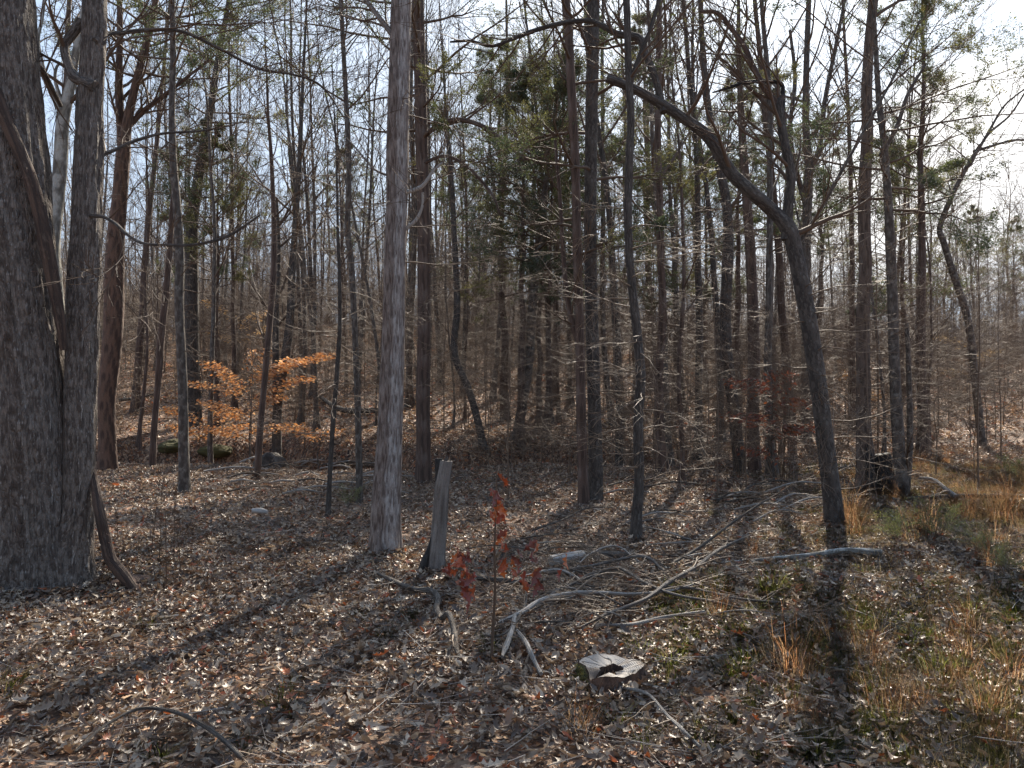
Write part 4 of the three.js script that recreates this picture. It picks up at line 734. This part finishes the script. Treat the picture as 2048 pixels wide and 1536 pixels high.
// ------------------------------------------------------------------ beech saplings that kept their orange leaves
{
  const ORANGE = [[0.60, 0.27, 0.09], [0.66, 0.35, 0.15], [0.50, 0.20, 0.06], [0.70, 0.42, 0.21]];
  const beech = (seed, px, D, H, rows, label, cols, leafN, sz) => {
    const R = rng(seed), base = foot(px, D), t = thing('beech_sapling', label, 'sapling', base), st = new MB(), cr = new MB(), lf = new MB().colored(), pts = [], rad = [];
    for (let i = 0; i <= 8; i++) { pts.push(V((R() - 0.5) * 0.12 * i * 0.3, i / 8 * H - 0.05, (R() - 0.5) * 0.1)); rad.push(0.022 * (1 - i / 9)); }
    tube(st, pts, rad, 7); part(t, 'stem', st.geo(), M.grey);
    for (const [x0, y0, x1, y1, k] of rows) {
      const a = at(px, y0, D).sub(base), b = at(x1, y1, D + (R() - 0.5) * 1.5).sub(base); a.x = pts[Math.min(8, Math.max(0, Math.round(a.y / H * 8)))].x; a.z = 0;
      const [bp, br] = curve([a, a.clone().lerp(b, 0.5).add(V(0, 0.08, 0)), b], [0.010, 0.007, 0.003], 12); tube(cr, bp, br, 5);
      for (let j = 0; j < k * 1.7; j++) {
        const i = Math.min(11, Math.floor(mix(0.12, 1, R() ** 0.8) * 12)), p = bp[i].clone().add(V((R() - 0.5) * 0.5, (R() - 0.6) * 0.15, (R() - 0.5) * 0.7)), d = V(b.x - a.x, -0.25, R() - 0.5).normalize();
        if (j % 4 === 0) tube(cr, [bp[i], bp[i].clone().lerp(p, 0.5).add(V(0, 0.02, 0)), p], [0.004, 0.003, 0.002], 3);
        lf.room(8, 12);
        const s = turned(d, 1.57, R), L = sz * (0.6 + 0.7 * R()), w = L * 0.26, nn = d.clone().cross(s), c0 = cols[Math.floor(R() * cols.length)], f = 0.7 + 0.6 * R(), c = [c0[0] * f, c0[1] * f, c0[2] * f];
        const v = (x, y, l) => lf.v(p.x + d.x * x + s.x * y, p.y + d.y * x + s.y * y + l, p.z + d.z * x + s.z * y, nn.x, nn.y, nn.z, 0, 0, c);
        const q = [v(0, 0, 0), v(L * 0.45, w, L * 0.1), v(L, 0, 0), v(L * 0.5, -w, L * 0.1)]; lf.t(q[0], q[2], q[1]); lf.t(q[0], q[3], q[2]);
      }
    }
    part(t, 'crown', cr.geo(), M.twig); part(t, 'foliage', lf.geo(), M.beech).userData.kind = 'stuff';
  };
  beech(51, 500, 20.5, 3.4, [[0, 770, 600, 716, 230], [0, 765, 665, 706, 300], [0, 790, 415, 722, 190], [0, 800, 380, 765, 120], [0, 830, 560, 790, 130], [0, 845, 400, 800, 150], [0, 800, 620, 752, 150], [0, 870, 590, 850, 130], [0, 880, 410, 856, 130], [0, 740, 520, 700, 90]], 'sapling holding level tiers of bright orange dead leaves, right of the grey pole', ORANGE, 0, 0.085);
  beech(52, 400, 22, 2.4, [[0, 850, 330, 812, 130], [0, 860, 470, 815, 150], [0, 880, 350, 850, 110], [0, 875, 500, 850, 130]], 'lower orange-leaved sapling just behind the grey pole', ORANGE, 0, 0.08);
  beech(53, 640, 18.5, 1.5, [[0, 880, 570, 852, 130], [0, 880, 665, 862, 90]], 'low orange-leaved sprig near the thinnest black stem', ORANGE, 0, 0.07);
  beech(54, 470, 30, 5.2, [[0, 640, 410, 600, 90], [0, 660, 530, 622, 100], [0, 690, 420, 660, 80], [0, 690, 540, 655, 70]], 'taller pale orange sapling higher up the leafy slope', [[0.60, 0.38, 0.17], [0.52, 0.30, 0.12]], 0, 0.09);
  beech(55, 1545, 14.5, 2.8, [[0, 800, 1480, 760, 110], [0, 830, 1600, 800, 110], [0, 860, 1470, 830, 100], [0, 880, 1620, 850, 90], [0, 790, 1560, 740, 70], [0, 920, 1500, 900, 60]], 'sapling with dull red-brown leaves in the dark thicket', [[0.26, 0.07, 0.03], [0.34, 0.11, 0.04], [0.20, 0.055, 0.03]], 0, 0.075);
  beech(56, 1690, 27, 3.4, [[0, 800, 1620, 770, 90], [0, 820, 1770, 790, 100], [0, 770, 1700, 740, 70]], 'golden-leaved sapling far behind the tall brown trunk', [[0.55, 0.32, 0.11], [0.48, 0.24, 0.08]], 0, 0.09);
  beech(57, 1935, 30, 4.0, [[0, 700, 1870, 670, 70], [0, 730, 1990, 700, 80], [0, 760, 1900, 740, 70]], 'pale golden sapling deep in the brush at the far right', [[0.50, 0.34, 0.15], [0.42, 0.26, 0.10]], 0, 0.10);
}

// ------------------------------------------------------------------ the oak sapling with red leaves, in front
{
  const base = hit(982, 1332), D = -base.z, t = thing('oak_sapling', 'young oak stem in the near middle with drooping bright red-brown leaves', 'sapling', base), R = rng(61), st = new MB();
  const L = (px, py, dz = 0) => at(px, py, D + dz).sub(base);
  const stem = [[982, 1336], [986, 1260], [990, 1180], [989, 1100], [992, 1020], [993, 940]].map(([x, y]) => L(x, y));
  const [a, c] = curve(stem, [0.010, 0.009, 0.0075, 0.006, 0.0045, 0.003], 40); tube(st, a, c, 9); part(t, 'stem', st.geo(), M.twig);
  const red = [[0.34, 0.065, 0.03], [0.42, 0.10, 0.035], [0.25, 0.05, 0.03], [0.50, 0.15, 0.045], [0.20, 0.055, 0.04]].map((k) => leafMat({ color: new THREE.Color(...k), roughness: 0.42, transmission: 0.35 }));
  const shapes = [leafGeo(71, 0.115, 0.066, 0.9, 0.5, 3), leafGeo(72, 0.10, 0.06, 1.4, 0.7, 4), leafGeo(73, 0.085, 0.055, 0.6, -0.6, 3)];
  const twigs = [[[989, 1190], [960, 1120], [905, 1085], 15, 0.02], [[989, 1200], [950, 1160], [930, 1130], 9, -0.05], [[990, 1085], [998, 1060], [1006, 1050], 6, 0], [[990, 1130], [1020, 1075], [1055, 1068], 5, 0.08], [[989, 1150], [1010, 1110], [1018, 1095], 8, 0.04], [[989, 1180], [1040, 1130], [1072, 1125], 8, 0], [[989, 1175], [1080, 1125], [1135, 1105], 3, 0.1], [[992, 1000], [985, 985], [980, 972], 8, 0], [[993, 950], [998, 935], [996, 930], 4, 0.03], [[992, 1015], [1010, 1000], [1012, 990], 4, 0.05]];
  for (const [p0, p1, p2, n, dz] of twigs) {
    const mb = new MB(), [bp, br] = curve([L(...p0), L(...p1, dz / 2), L(...p2, dz)], [0.004, 0.003, 0.0018], 12); tube(mb, bp, br, 5); part(t, 'twig', mb.geo(), M.twigPale);
    for (let k = 0; k < n; k++) {
      const i = 12 - Math.floor(R() * 5), m = part(t, 'leaf', shapes[Math.floor(R() * 3)], red[Math.floor(R() * 5)]);
      m.position.copy(bp[i]).add(V((R() - 0.5) * 0.11, -0.04 - R() * 0.14, (R() - 0.5) * 0.1)); m.rotation.set((R() - 0.5) * 2.2, R() * 6.28, -1.3 + (R() - 0.5) * 0.9, 'YXZ'); m.scale.setScalar(0.75 + 0.4 * R());
    }
  }
}

// ------------------------------------------------------------------ the old post
{
  const base = hit(872, 1150), D = -base.z, t = thing('old_post', 'weathered grey wooden post leaning right, broken off flat, beside the grey cedar', 'post', base);
  const L = (px, py) => at(px, py, D).sub(base), mb = new MB(), rel = relief.strip(4.4);
  const pts = [[871, 1158, 46], [874, 1110, 37], [879, 1050, 33], [882, 990, 33], [887, 950, 32], [891, 922, 31]], [a, c] = curve(pts.map(([x, y]) => L(x, y)), pts.map((p) => p[2] / 2 / F * D), 110);
  a[a.length - 1].y += 0.004;
  tube(mb, a, c, 56, { cap: 1, disp: (g, s, r) => rel(g, s, r) * 1.5 - r * 0.16 * Math.max(0, Math.cos(2 * g + 0.6)) - (Math.abs(g - 4.9) < 0.12 && s > 0.25 ? 0.014 : 0) - (Math.abs(g - 4.3) < 0.08 && s > 0.1 ? 0.008 : 0) });
  part(t, 'post_body', mb.geo(), M.oldWood);
  const sl = new MB(), sp2 = [[877, 917, 15], [878, 935, 17], [878, 950, 15], [874, 966, 8], [872, 972, 3]].reverse(), [sa, sc] = curve(sp2.map(([x, y]) => at(x, y, D - 0.02).sub(base)), sp2.map((p) => p[2] / 2 / F * D), 24);
  tube(sl, sa, sc, 14, { cap: 2, disp: relief.strip(9) }); part(t, 'dark_sliver', sl.geo(), M.char).userData.label = 'dark split sliver at the top of the post';
  const sn = new MB(), Rp = rng(17), tp = L(891, 922);
  for (let k = 0; k < 16; k++) { const a = Rp() * 6.28, r = 0.058 * Math.sqrt(Rp()), p = tp.clone().add(V(Math.cos(a) * r, -0.03, Math.sin(a) * r * 0.8)), h = 0.035 + 0.055 * Rp() * (Math.cos(a) > 0 ? 1 : 0.5); tube(sn, [p, p.clone().add(V(0.002, h * 0.6, 0)), p.clone().add(V(0.006 * Rp(), h, 0))], [0.011, 0.008, 0.0015], 5); }
  part(t, 'splinters', sn.geo(), M.oldWood).userData.kind = 'stuff';
  const ft = new MB(), [fa, fc] = curve([L(846, 1152), L(852, 1125), L(862, 1095), L(868, 1060)], [0.055, 0.048, 0.03, 0.008], 30); tube(ft, fa, fc, 22, { cap: 1, disp: relief.strip(12) }); part(t, 'charred_foot', ft.geo(), M.char).userData.label = 'black decayed foot of the post';
}

// ------------------------------------------------------------------ the cut stump and the burnt stump
{
  const base = hit(1222, 1378), t = thing('cut_stump', 'low cut stump with a bleached hollow top and moss on its side', 'stump', base), side = new MB(), topM = new MB(), n = 144;
  const rr = (a) => 0.165 * (1 + 0.13 * Math.cos(3 * a + 0.5) + 0.07 * Math.cos(5 * a + 2) + 0.10 * (noise(Math.cos(a) * 4 + 9, Math.sin(a) * 4 + 9, 3) - 0.5)), notch = (a) => Math.exp(-(((((a - 2.45 + 9.425) % 6.2832) - 3.1416) / 0.30) ** 2)), hole = (a) => Math.min(rr(a) * 0.96, 0.052 * (1 + 0.45 * Math.cos(2 * a + 1.2) + 0.9 * (fbm(Math.cos(a) * 3.5 + 4, Math.sin(a) * 3.5, 5, 4) - 0.42)) + 0.045 * notch(a)), topY = (a) => 0.128 + 0.010 * Math.cos(a - 3.9) + 0.020 * (noise(Math.cos(a) * 3.3, Math.sin(a) * 3.3, 8) - 0.5) - 0.035 * notch(a);
  const rows = 18; side.room((rows + 1) * (n + 1), rows * n * 6);
  for (let i = 0; i <= rows; i++) for (let k = 0; k <= n; k++) {
    const a = (k % n) / n * 6.2832, s = i / rows, r = rr(a) * (1 + 0.62 * Math.exp(-s * 2.6) * (0.55 + 0.45 * Math.cos(5 * a))) + (0.016 * (ridge(Math.cos(a) * 9, Math.sin(a) * 9, s * 1.2) - 0.5) + 0.008 * (noise(Math.cos(a) * 26, Math.sin(a) * 26, s * 4) - 0.5)) * (1 - 0.4 * s), y = mix(-0.06, topY(a), s);
    side.v(Math.cos(a) * r, y, Math.sin(a) * r, Math.cos(a), 0, Math.sin(a), k / n * 2, s * 0.35);
  }
  for (let i = 0; i < rows; i++) for (let k = 0; k < n; k++) { const a = i * (n + 1) + k; side.t(a, a + n + 1, a + 1); side.t(a + 1, a + n + 1, a + n + 2); }
  const sg = side.geo(); sg.computeVertexNormals(); part(t, 'bark', sg, M.pineRed);
  const rings = 12; topM.room((rings + 1) * n * 2 + 400, 9000);
  for (let i = 0; i <= rings; i++) for (let k = 0; k <= n; k++) { const a = (k % n) / n * 6.2832, f = i / rings, r = mix(rr(a) + 0.012 * (ridge(Math.cos(a) * 7, Math.sin(a) * 7, 0.8) - 0.5) * 0.5, hole(a), f), y = topY(a) + 0.001 + 0.016 * (fbm(Math.cos(a) * 2.5 + 4, Math.sin(a) * 2.5 + 4, f * 3, 3) - 0.5) * Math.min(1, f * 4) - 0.02 * f; topM.v(Math.cos(a) * r, y, Math.sin(a) * r, 0, 1, 0, 0.5 + Math.cos(a) * r * 2.4, 0.5 + Math.sin(a) * r * 2.4); }
  for (let i = 0; i < rings; i++) for (let k = 0; k < n; k++) { const a = i * (n + 1) + k; topM.t(a, a + n + 1, a + 1); topM.t(a + 1, a + n + 1, a + n + 2); }
  const tg = topM.geo(); tg.computeVertexNormals(); part(t, 'cut_face', tg, M.cutTop);
  const hl = new MB(); hl.room(5 * (n + 1), 4 * n * 6);
  for (let i = 0; i <= 4; i++) for (let k = 0; k <= n; k++) { const a = (k % n) / n * 6.2832, f = i / 4, r = hole(a) * (1 - 0.96 * f ** 2); hl.v(Math.cos(a) * r, topY(a) - 0.02 + 0.001 - 0.10 * Math.sin(f * 1.57), Math.sin(a) * r, 0, 1, 0, k / n * 2, f * 0.3); }
  for (let i = 0; i < 4; i++) for (let k = 0; k < n; k++) { const a = i * (n + 1) + k; hl.t(a, a + n + 1, a + 1); hl.t(a + 1, a + n + 1, a + n + 2); }
  const hg = hl.geo(); hg.computeVertexNormals(); part(t, 'hollow', hg, M.vine);
  // moss on the left flank: a thick uneven pad with upright fibres
  const ms = new MB(), fib = new MB().colored(), R = rng(91); ms.room(21 * 25, 20 * 24 * 6);
  for (let i = 0; i <= 20; i++) for (let k = 0; k <= 24; k++) {
    const a = mix(2.2, 4.0, k / 24), s = i / 20, edge = Math.sin(Math.PI * k / 24) ** 0.5 * Math.sin(Math.PI * mix(0.08, 0.98, s)) ** 0.5, r = rr(a) * (1.0 + 0.42 * Math.exp(-s * 3.2) * 1.0) - 0.008 + 0.036 * edge * (0.7 + 0.6 * noise(k * 0.6, i * 0.6, 4)), y = mix(-0.04, topY(a) - 0.004, s);
    ms.v(Math.cos(a) * r, y, Math.sin(a) * r, 0, 1, 0, k / 24, s);
    if (edge > 0.5) for (let j = 0; j < 5; j++) tuft(fib, V(Math.cos(a) * r, y, Math.sin(a) * r), V(Math.cos(a), 0.7, Math.sin(a)).normalize(), 0.012, 2, [[0.22, 0.19, 0.03], [0.30, 0.25, 0.04], [0.13, 0.13, 0.02]][j % 3], R);
  }
  for (let i = 0; i < 20; i++) for (let k = 0; k < 24; k++) { const a = i * 25 + k; ms.t(a, a + 25, a + 1); ms.t(a + 1, a + 25, a + 26); }
  const mg = ms.geo(); mg.computeVertexNormals(); const mm = part(t, 'moss', mg, M.moss); mm.userData.label = 'olive green moss pad on the left flank of the stump'; part(mm, 'moss_fibres', fib.geo(), M.needles).userData.kind = 'stuff';

  const b2 = hit(1768, 985), t2 = thing('burnt_stump', 'jagged black burnt stump between the tall brown trunk and the twin stems', 'stump', b2), bm = new MB(), D2 = -b2.z, rel = relief.oak(6), q = [[1768, 990, 62], [1766, 960, 44], [1764, 940, 38], [1766, 920, 36], [1764, 908, 30]], [pa, pc] = curve(q.map(([x, y]) => at(x, y, D2).sub(b2)), q.map((p) => p[2] / 2 / F * D2), 40);
  tube(bm, pa, pc, 34, { cap: 1, disp: (a, s, r, i) => rel(a, s, r) * 1.6 + (i === 40 ? -0.02 * Math.cos(5 * a) : 0) }); part(t2, 'trunk', bm.geo(), M.char);
  const cm = new MB(), cpnt = [[1742, 985, 26], [1741, 950, 20], [1738, 915, 14], [1736, 890, 6]], [ca, cc] = curve(cpnt.map(([x, y]) => at(x, y, D2 - 0.12).sub(b2)), cpnt.map((p) => p[2] / 2 / F * D2), 24);
  tube(cm, ca, cc, 20, { cap: 1, disp: relief.soft(3) }); part(t2, 'charred_slab', cm.geo(), M.char);
}

// ------------------------------------------------------------------ fallen branches and logs
function fallen(name, label, category, pts, mat, o = {}) {
  const lift = o.lift || [], P0 = pts.map(([x, y, w, h = 0], i) => { const p = hit(x, y + (h ? 0 : 0)); p.y += h; return p; }), D = -P0[0].z, base = P0[0].clone(), t = thing(name, label, category, base, o.group), mb = new MB();
  const rads = pts.map(([, , w], i) => w / 2 / F * -P0[i].z), Q = P0.map((p, i) => p.clone().sub(base).add(V(0, rads[i] * 0.8 + (o.up ?? 0.055), 0))), [a, c] = curve(Q, rads, pts.length * 8);
  tube(mb, a, c, o.sides || 12, { cap: 2, disp: o.smooth ? null : relief.soft(pts[0][0] * 0.1) });
  part(t, 'stem', mb.geo(), mat);
  if (o.twigs) { const R = rng(pts[0][0] + 7), tw = new MB(); for (let k = 0; k < o.twigs; k++) { const i = Math.floor(mix(0.15, 0.98, R()) * (a.length - 1)), d = a[Math.min(i + 1, a.length - 1)].clone().sub(a[Math.max(i - 1, 0)]).normalize(), u = turned(d, 0.6 + 0.4 * R(), R); u.y = Math.abs(u.y) * 0.22; branch(tw, a[i], u.normalize(), (o.reach || 0.5) * (0.4 + R()), Math.max(0.002, c[i] * 0.55), 1, { kids: [0, 3, 2], ang: 0.6, wob: 0.45, up: -0.05, rmin: 0.0016 }, R); } part(t, 'twig', tw.geo(), o.twigMat || M.twigPale); }
  return t;
}
fallen('fallen_branch', 'crooked grey branch snaking over the leaves and arching up at its near end', 'branch', [[756, 1162, 6], [790, 1180, 9], [828, 1196, 10], [862, 1200, 11], [876, 1214, 12], [873, 1236, 12], [884, 1256, 12], [897, 1276, 11, 0.09], [906, 1300, 11, 0.07], [913, 1322, 9], [920, 1336, 6]], M.grey, { twigs: 5, reach: 0.25 });
fallen('fallen_branch', 'bleached forked limb lying across the middle of the branch tangle', 'branch', [[996, 1264, 5], [1040, 1252, 10, 0.02], [1082, 1238, 11, 0.06], [1150, 1226, 9, 0.08], [1200, 1222, 7, 0.07], [1260, 1222, 6, 0.06], [1330, 1216, 5, 0.06], [1400, 1195, 4, 0.05]], M.driftwood, { twigs: 7, reach: 0.6 });
fallen('fallen_stick', 'short splintered pale stick pointing toward the viewer under the bleached limb', 'stick', [[1030, 1262, 9, 0.03], [1020, 1295, 11], [1010, 1320, 11], [1004, 1334, 6]], M.driftwood);
fallen('fallen_stick', 'pale stick slanting down to the right beside the splintered one', 'stick', [[1034, 1282, 8], [1052, 1306, 9], [1066, 1338, 9], [1082, 1370, 8]], M.driftwood);
const TANG = ['arching twig at the back of the branch tangle', 'long wavy branch running right through the branch tangle', 'dark straight branch slanting up right behind the stump', 'low thin branch just behind the stump, level with the ground', 'thin dark branch along the far edge of the tangle', 'short branch crossing the tangle from left to right above the bleached limb', 'forked twig rising between the bleached limb and the log', 'slim branch reaching right from the tangle into the grass', 'curved twig lying left of the red oak stem', 'thin branch lying in front of the stump to the right'];
[[[1020, 1182, 4], [1060, 1176, 4, 0.05], [1110, 1172, 4, 0.08], [1150, 1184, 4, 0.07], [1178, 1200, 3]],
 [[1154, 1200, 5], [1172, 1182, 5, 0.06], [1208, 1178, 5, 0.09], [1234, 1174, 5, 0.1], [1290, 1204, 5, 0.09], [1350, 1224, 4, 0.07], [1420, 1232, 4, 0.05], [1490, 1236, 3]],
 [[1152, 1278, 4], [1218, 1254, 6, 0.03], [1288, 1236, 6, 0.07], [1338, 1204, 7, 0.09], [1390, 1172, 6, 0.09], [1440, 1135, 5, 0.12], [1500, 1100, 3, 0.1]],
 [[1196, 1268, 5], [1262, 1274, 5, 0.02], [1330, 1264, 5, 0.04], [1410, 1252, 4, 0.04]],
 [[1098, 1162, 5], [1180, 1158, 5, 0.05], [1282, 1146, 5, 0.09], [1330, 1166, 4, 0.04]],
 [[1070, 1236, 5], [1110, 1215, 6, 0.05], [1160, 1196, 5, 0.08], [1220, 1170, 4, 0.07]],
 [[1140, 1168, 3], [1182, 1140, 3, 0.1], [1230, 1132, 3, 0.14], [1280, 1150, 2, 0.06]],
 [[1290, 1206, 4, 0.05], [1380, 1210, 4, 0.07], [1470, 1226, 4, 0.05], [1560, 1222, 3]],
 [[960, 1290, 3], [1000, 1296, 4, 0.02], [1050, 1240, 3, 0.05], [1052, 1210, 3, 0.04]],
 [[1230, 1395, 4], [1290, 1420, 4, 0.03], [1340, 1470, 5, 0.02], [1400, 1520, 4]]].forEach((p, i) => fallen('fallen_branch', TANG[i], 'branch', p.map((q) => [q[0], q[1], q[2] * 1.3, (q[3] || 0) * 0.9]), i % 3 ? M.oldWood : M.driftwood, { twigs: 6, reach: 0.4, sides: 8, twigMat: i % 2 ? M.twigGrey : M.twigPale }));
fallen('fallen_log', 'dark rotten log lying low behind the branch tangle', 'log', [[955, 1172, 9], [1010, 1180, 13], [1060, 1182, 13], [1084, 1178, 9]], M.dark, { sides: 16 });
fallen('fallen_log', 'short thick weathered log piece near the foot of the knotted stem', 'log', [[1102, 1142, 20], [1130, 1138, 22], [1164, 1132, 22]], M.driftwood, { sides: 20 });
fallen('fallen_log', 'split weathered log lying behind the short piece at the foot of the knotted stem', 'log', [[1162, 1128, 15], [1210, 1126, 15], [1300, 1132, 12]], M.grey, { sides: 16 });
fallen('fallen_log', 'long pale log with peeling bark lying across the grassy mound', 'log', [[1330, 1146, 5], [1420, 1139, 7], [1510, 1132, 10], [1610, 1125, 13], [1690, 1117, 17], [1764, 1120, 17]], M.lichen, { sides: 22, twigs: 7, reach: 0.5, up: 0.03 });
fallen('fallen_branch', 'thin dead branch arching along the near left edge of the leaves', 'branch', [[150, 1530, 4], [210, 1486, 6, 0.02], [272, 1466, 7, 0.05], [332, 1472, 8, 0.06], [396, 1494, 9, 0.05], [450, 1522, 9, 0.02], [486, 1546, 8]], M.grey, { twigs: 4, reach: 0.3 });
fallen('fallen_branch', 'slender dead branch propped up at an angle behind the pale log', 'branch', [[1342, 1142, 6], [1400, 1128, 6, 0.10], [1450, 1118, 5, 0.24], [1510, 1110, 4, 0.42], [1560, 1104, 3, 0.55]], M.grey, { twigs: 5, reach: 0.5, sides: 8 });
fallen('fallen_branch', 'bright bleached branch on the orange grass of the opening', 'branch', [[1840, 990, 5, 0.2], [1862, 992, 6, 0.2], [1890, 1000, 8, 0.1], [1912, 1004, 9]], M.driftwood, { twigs: 2, reach: 0.4 });
fallen('fallen_log', 'thin dark log lying level in front of the orange grass', 'log', [[1815, 1006, 6], [1890, 1004, 9], [1960, 1002, 8], [2060, 1002, 7]], M.dark, { twigs: 4, reach: 0.6 });
fallen('fallen_log', 'dark log lying on the leafy slope left of the grey cedar', 'log', [[640, 800, 7], [700, 830, 12], [755, 828, 10]], M.dark, { sides: 10 });
fallen('fallen_log', 'thin dark log on the slope just right of the red pine', 'log', [[238, 806, 7], [270, 802, 6], [310, 792, 4]], M.dark, { sides: 8 });
fallen('log_piece', 'small pale broken log piece alone on the sunny leaves', 'log', [[505, 1034, 10], [520, 1035, 12], [535, 1036, 8]], M.cutWood, { sides: 10 });
{
  const R = rng(812);
  for (let k = 0; k < 26; k++) { const x = mix(395, 760, R()), y = mix(930, 1000, R()), L = 40 + 90 * R(), a = (R() - 0.5) * 0.9, h = 0.09 * R(); fallen('brush_stick', 'pale dead stick in the loose brush pile beyond the sunny leaves', 'stick', [[x, y, 4], [x + L * 0.5 * Math.cos(a), y + 6 * Math.sin(a), 4, h + 0.03], [x + L * Math.cos(a), y + 12 * Math.sin(a), 2, h]], R() < 0.6 ? M.driftwood : M.grey, { twigs: 4, reach: 0.6, sides: 6, smooth: 1, group: 'sticks of the loose brush pile' }); }
  for (let k = 0; k < 30; k++) { const x = mix(1000, 1460, R()), y = mix(1060, 1275, R()), L = (70 + 150 * R()) * (R() < 0.4 ? -1 : 1), a = (R() - 0.5) * 1.5, h = 0.02 + 0.06 * R(); fallen('tangle_branch', 'thin grey dead branch woven into the tangle of fallen branches', 'branch', [[x, y, 2.5], [x + L * 0.35 * Math.cos(a), y + L * 0.12 * Math.sin(a) + 5, 3.6, h], [x + L * 0.7 * Math.cos(a), y + L * 0.3 * Math.sin(a), 2.8, h], [x + L * Math.cos(a), y + L * 0.35 * Math.sin(a), 1.6, h * 0.5]], [M.oldWood, M.driftwood, M.grey][k % 3], { twigs: 7, reach: 0.4, sides: 6, group: 'thin branches of the tangle' }); }
  for (let k = 0; k < 20; k++) { const x = mix(1080, 1640, R()), y = mix(955, 1060, R()), L = 50 + 110 * R(), a = (R() - 0.5) * 0.9, h = 0.12 * R(); fallen('brush_stick', 'dead stick lying in the shade under the thicket', 'stick', [[x, y, 4], [x + L * 0.5 * Math.cos(a), y + 8 * Math.sin(a), 4, h + 0.04], [x + L * Math.cos(a), y + 14 * Math.sin(a), 2, h]], R() < 0.4 ? M.driftwood : M.grey, { twigs: 4, reach: 0.6, sides: 6, smooth: 1, group: 'sticks under the thicket' }); }
}
// thin upright stems near the left oak
{
  const R = rng(55);
  for (const [px, py, hgt, label] of [[332, 1180, 250, 'tall straight twig-thin shoot, nearest of the shoots right of the oak'], [303, 1120, 130, 'short shoot right of the oak, left of the tall shoot'], [318, 1130, 170, 'thin shoot close behind the tall one right of the oak'], [348, 1130, 150, 'thin shoot just right of the tall one near the oak'], [362, 1160, 110, 'slanting low shoot farthest right of the oak shoots'], [98, 1200, 30, 'short broken pale stub in the leaves before the oak']]) {
    const b = hit(px, py), D = -b.z, t = thing('upright_shoot', label, 'shoot', b), mb = new MB(), H = hgt / F * D;
    branch(mb, V(0, -0.02, 0), V((R() - 0.5) * 0.15, 1, 0).normalize(), H, 0.006, 0, { kids: hgt > 60 ? [4, 2] : [0], ang: 0.5, wob: 0.1, up: 0.03, rmin: 0.0018 }, R); part(t, 'stem', mb.geo(), px === 98 ? M.twigPale : M.twig);
  }
  // heap of dead leaves and rotten bark at the vine's end
  const b = hit(262, 1172), t = thing('leaf_heap', 'low brown heap of rotted bark at the end of the vine root', 'heap', b), g = new THREE.IcosahedronGeometry(0.2, 5), p = g.attributes.position;
  for (let i = 0; i < p.count; i++) { const x = p.getX(i), y = p.getY(i), z = p.getZ(i), f = 0.75 + 0.5 * fbm(x * 9 + 5, y * 9 + 5, z * 9, 3); p.setXYZ(i, x * f * 1.1, Math.max(-0.05, y * f * 0.42), z * f); }
  g.computeVertexNormals(); part(t, 'mound', g, M.pineRed);
  for (const [px, py, s, label] of [[430, 903, 0.34, 'mossy hump on the creek bank below the orange sapling'], [350, 893, 0.36, 'dark mossy hump on the creek bank behind the thin reddish stem'], [540, 938, 0.32, 'dark rotten knob at the foot of the forked tree']]) {
    const b2 = hit(px, py), t2 = thing('bank_hump', label, 'mound', b2), g2 = new THREE.IcosahedronGeometry(s, 4), q = g2.attributes.position;
    for (let i = 0; i < q.count; i++) { const x = q.getX(i), y = q.getY(i), z = q.getZ(i), f = 0.7 + 0.6 * fbm(x * 4 + px, y * 4 + 5, z * 4, 3); q.setXYZ(i, x * f * 1.3, y * f * (px === 540 ? 1.3 : 0.55), z * f); }
    g2.computeVertexNormals(); part(t2, 'mound', g2, px === 540 ? M.dark : M.moss);
  }
}

renderer.render(scene, camera);
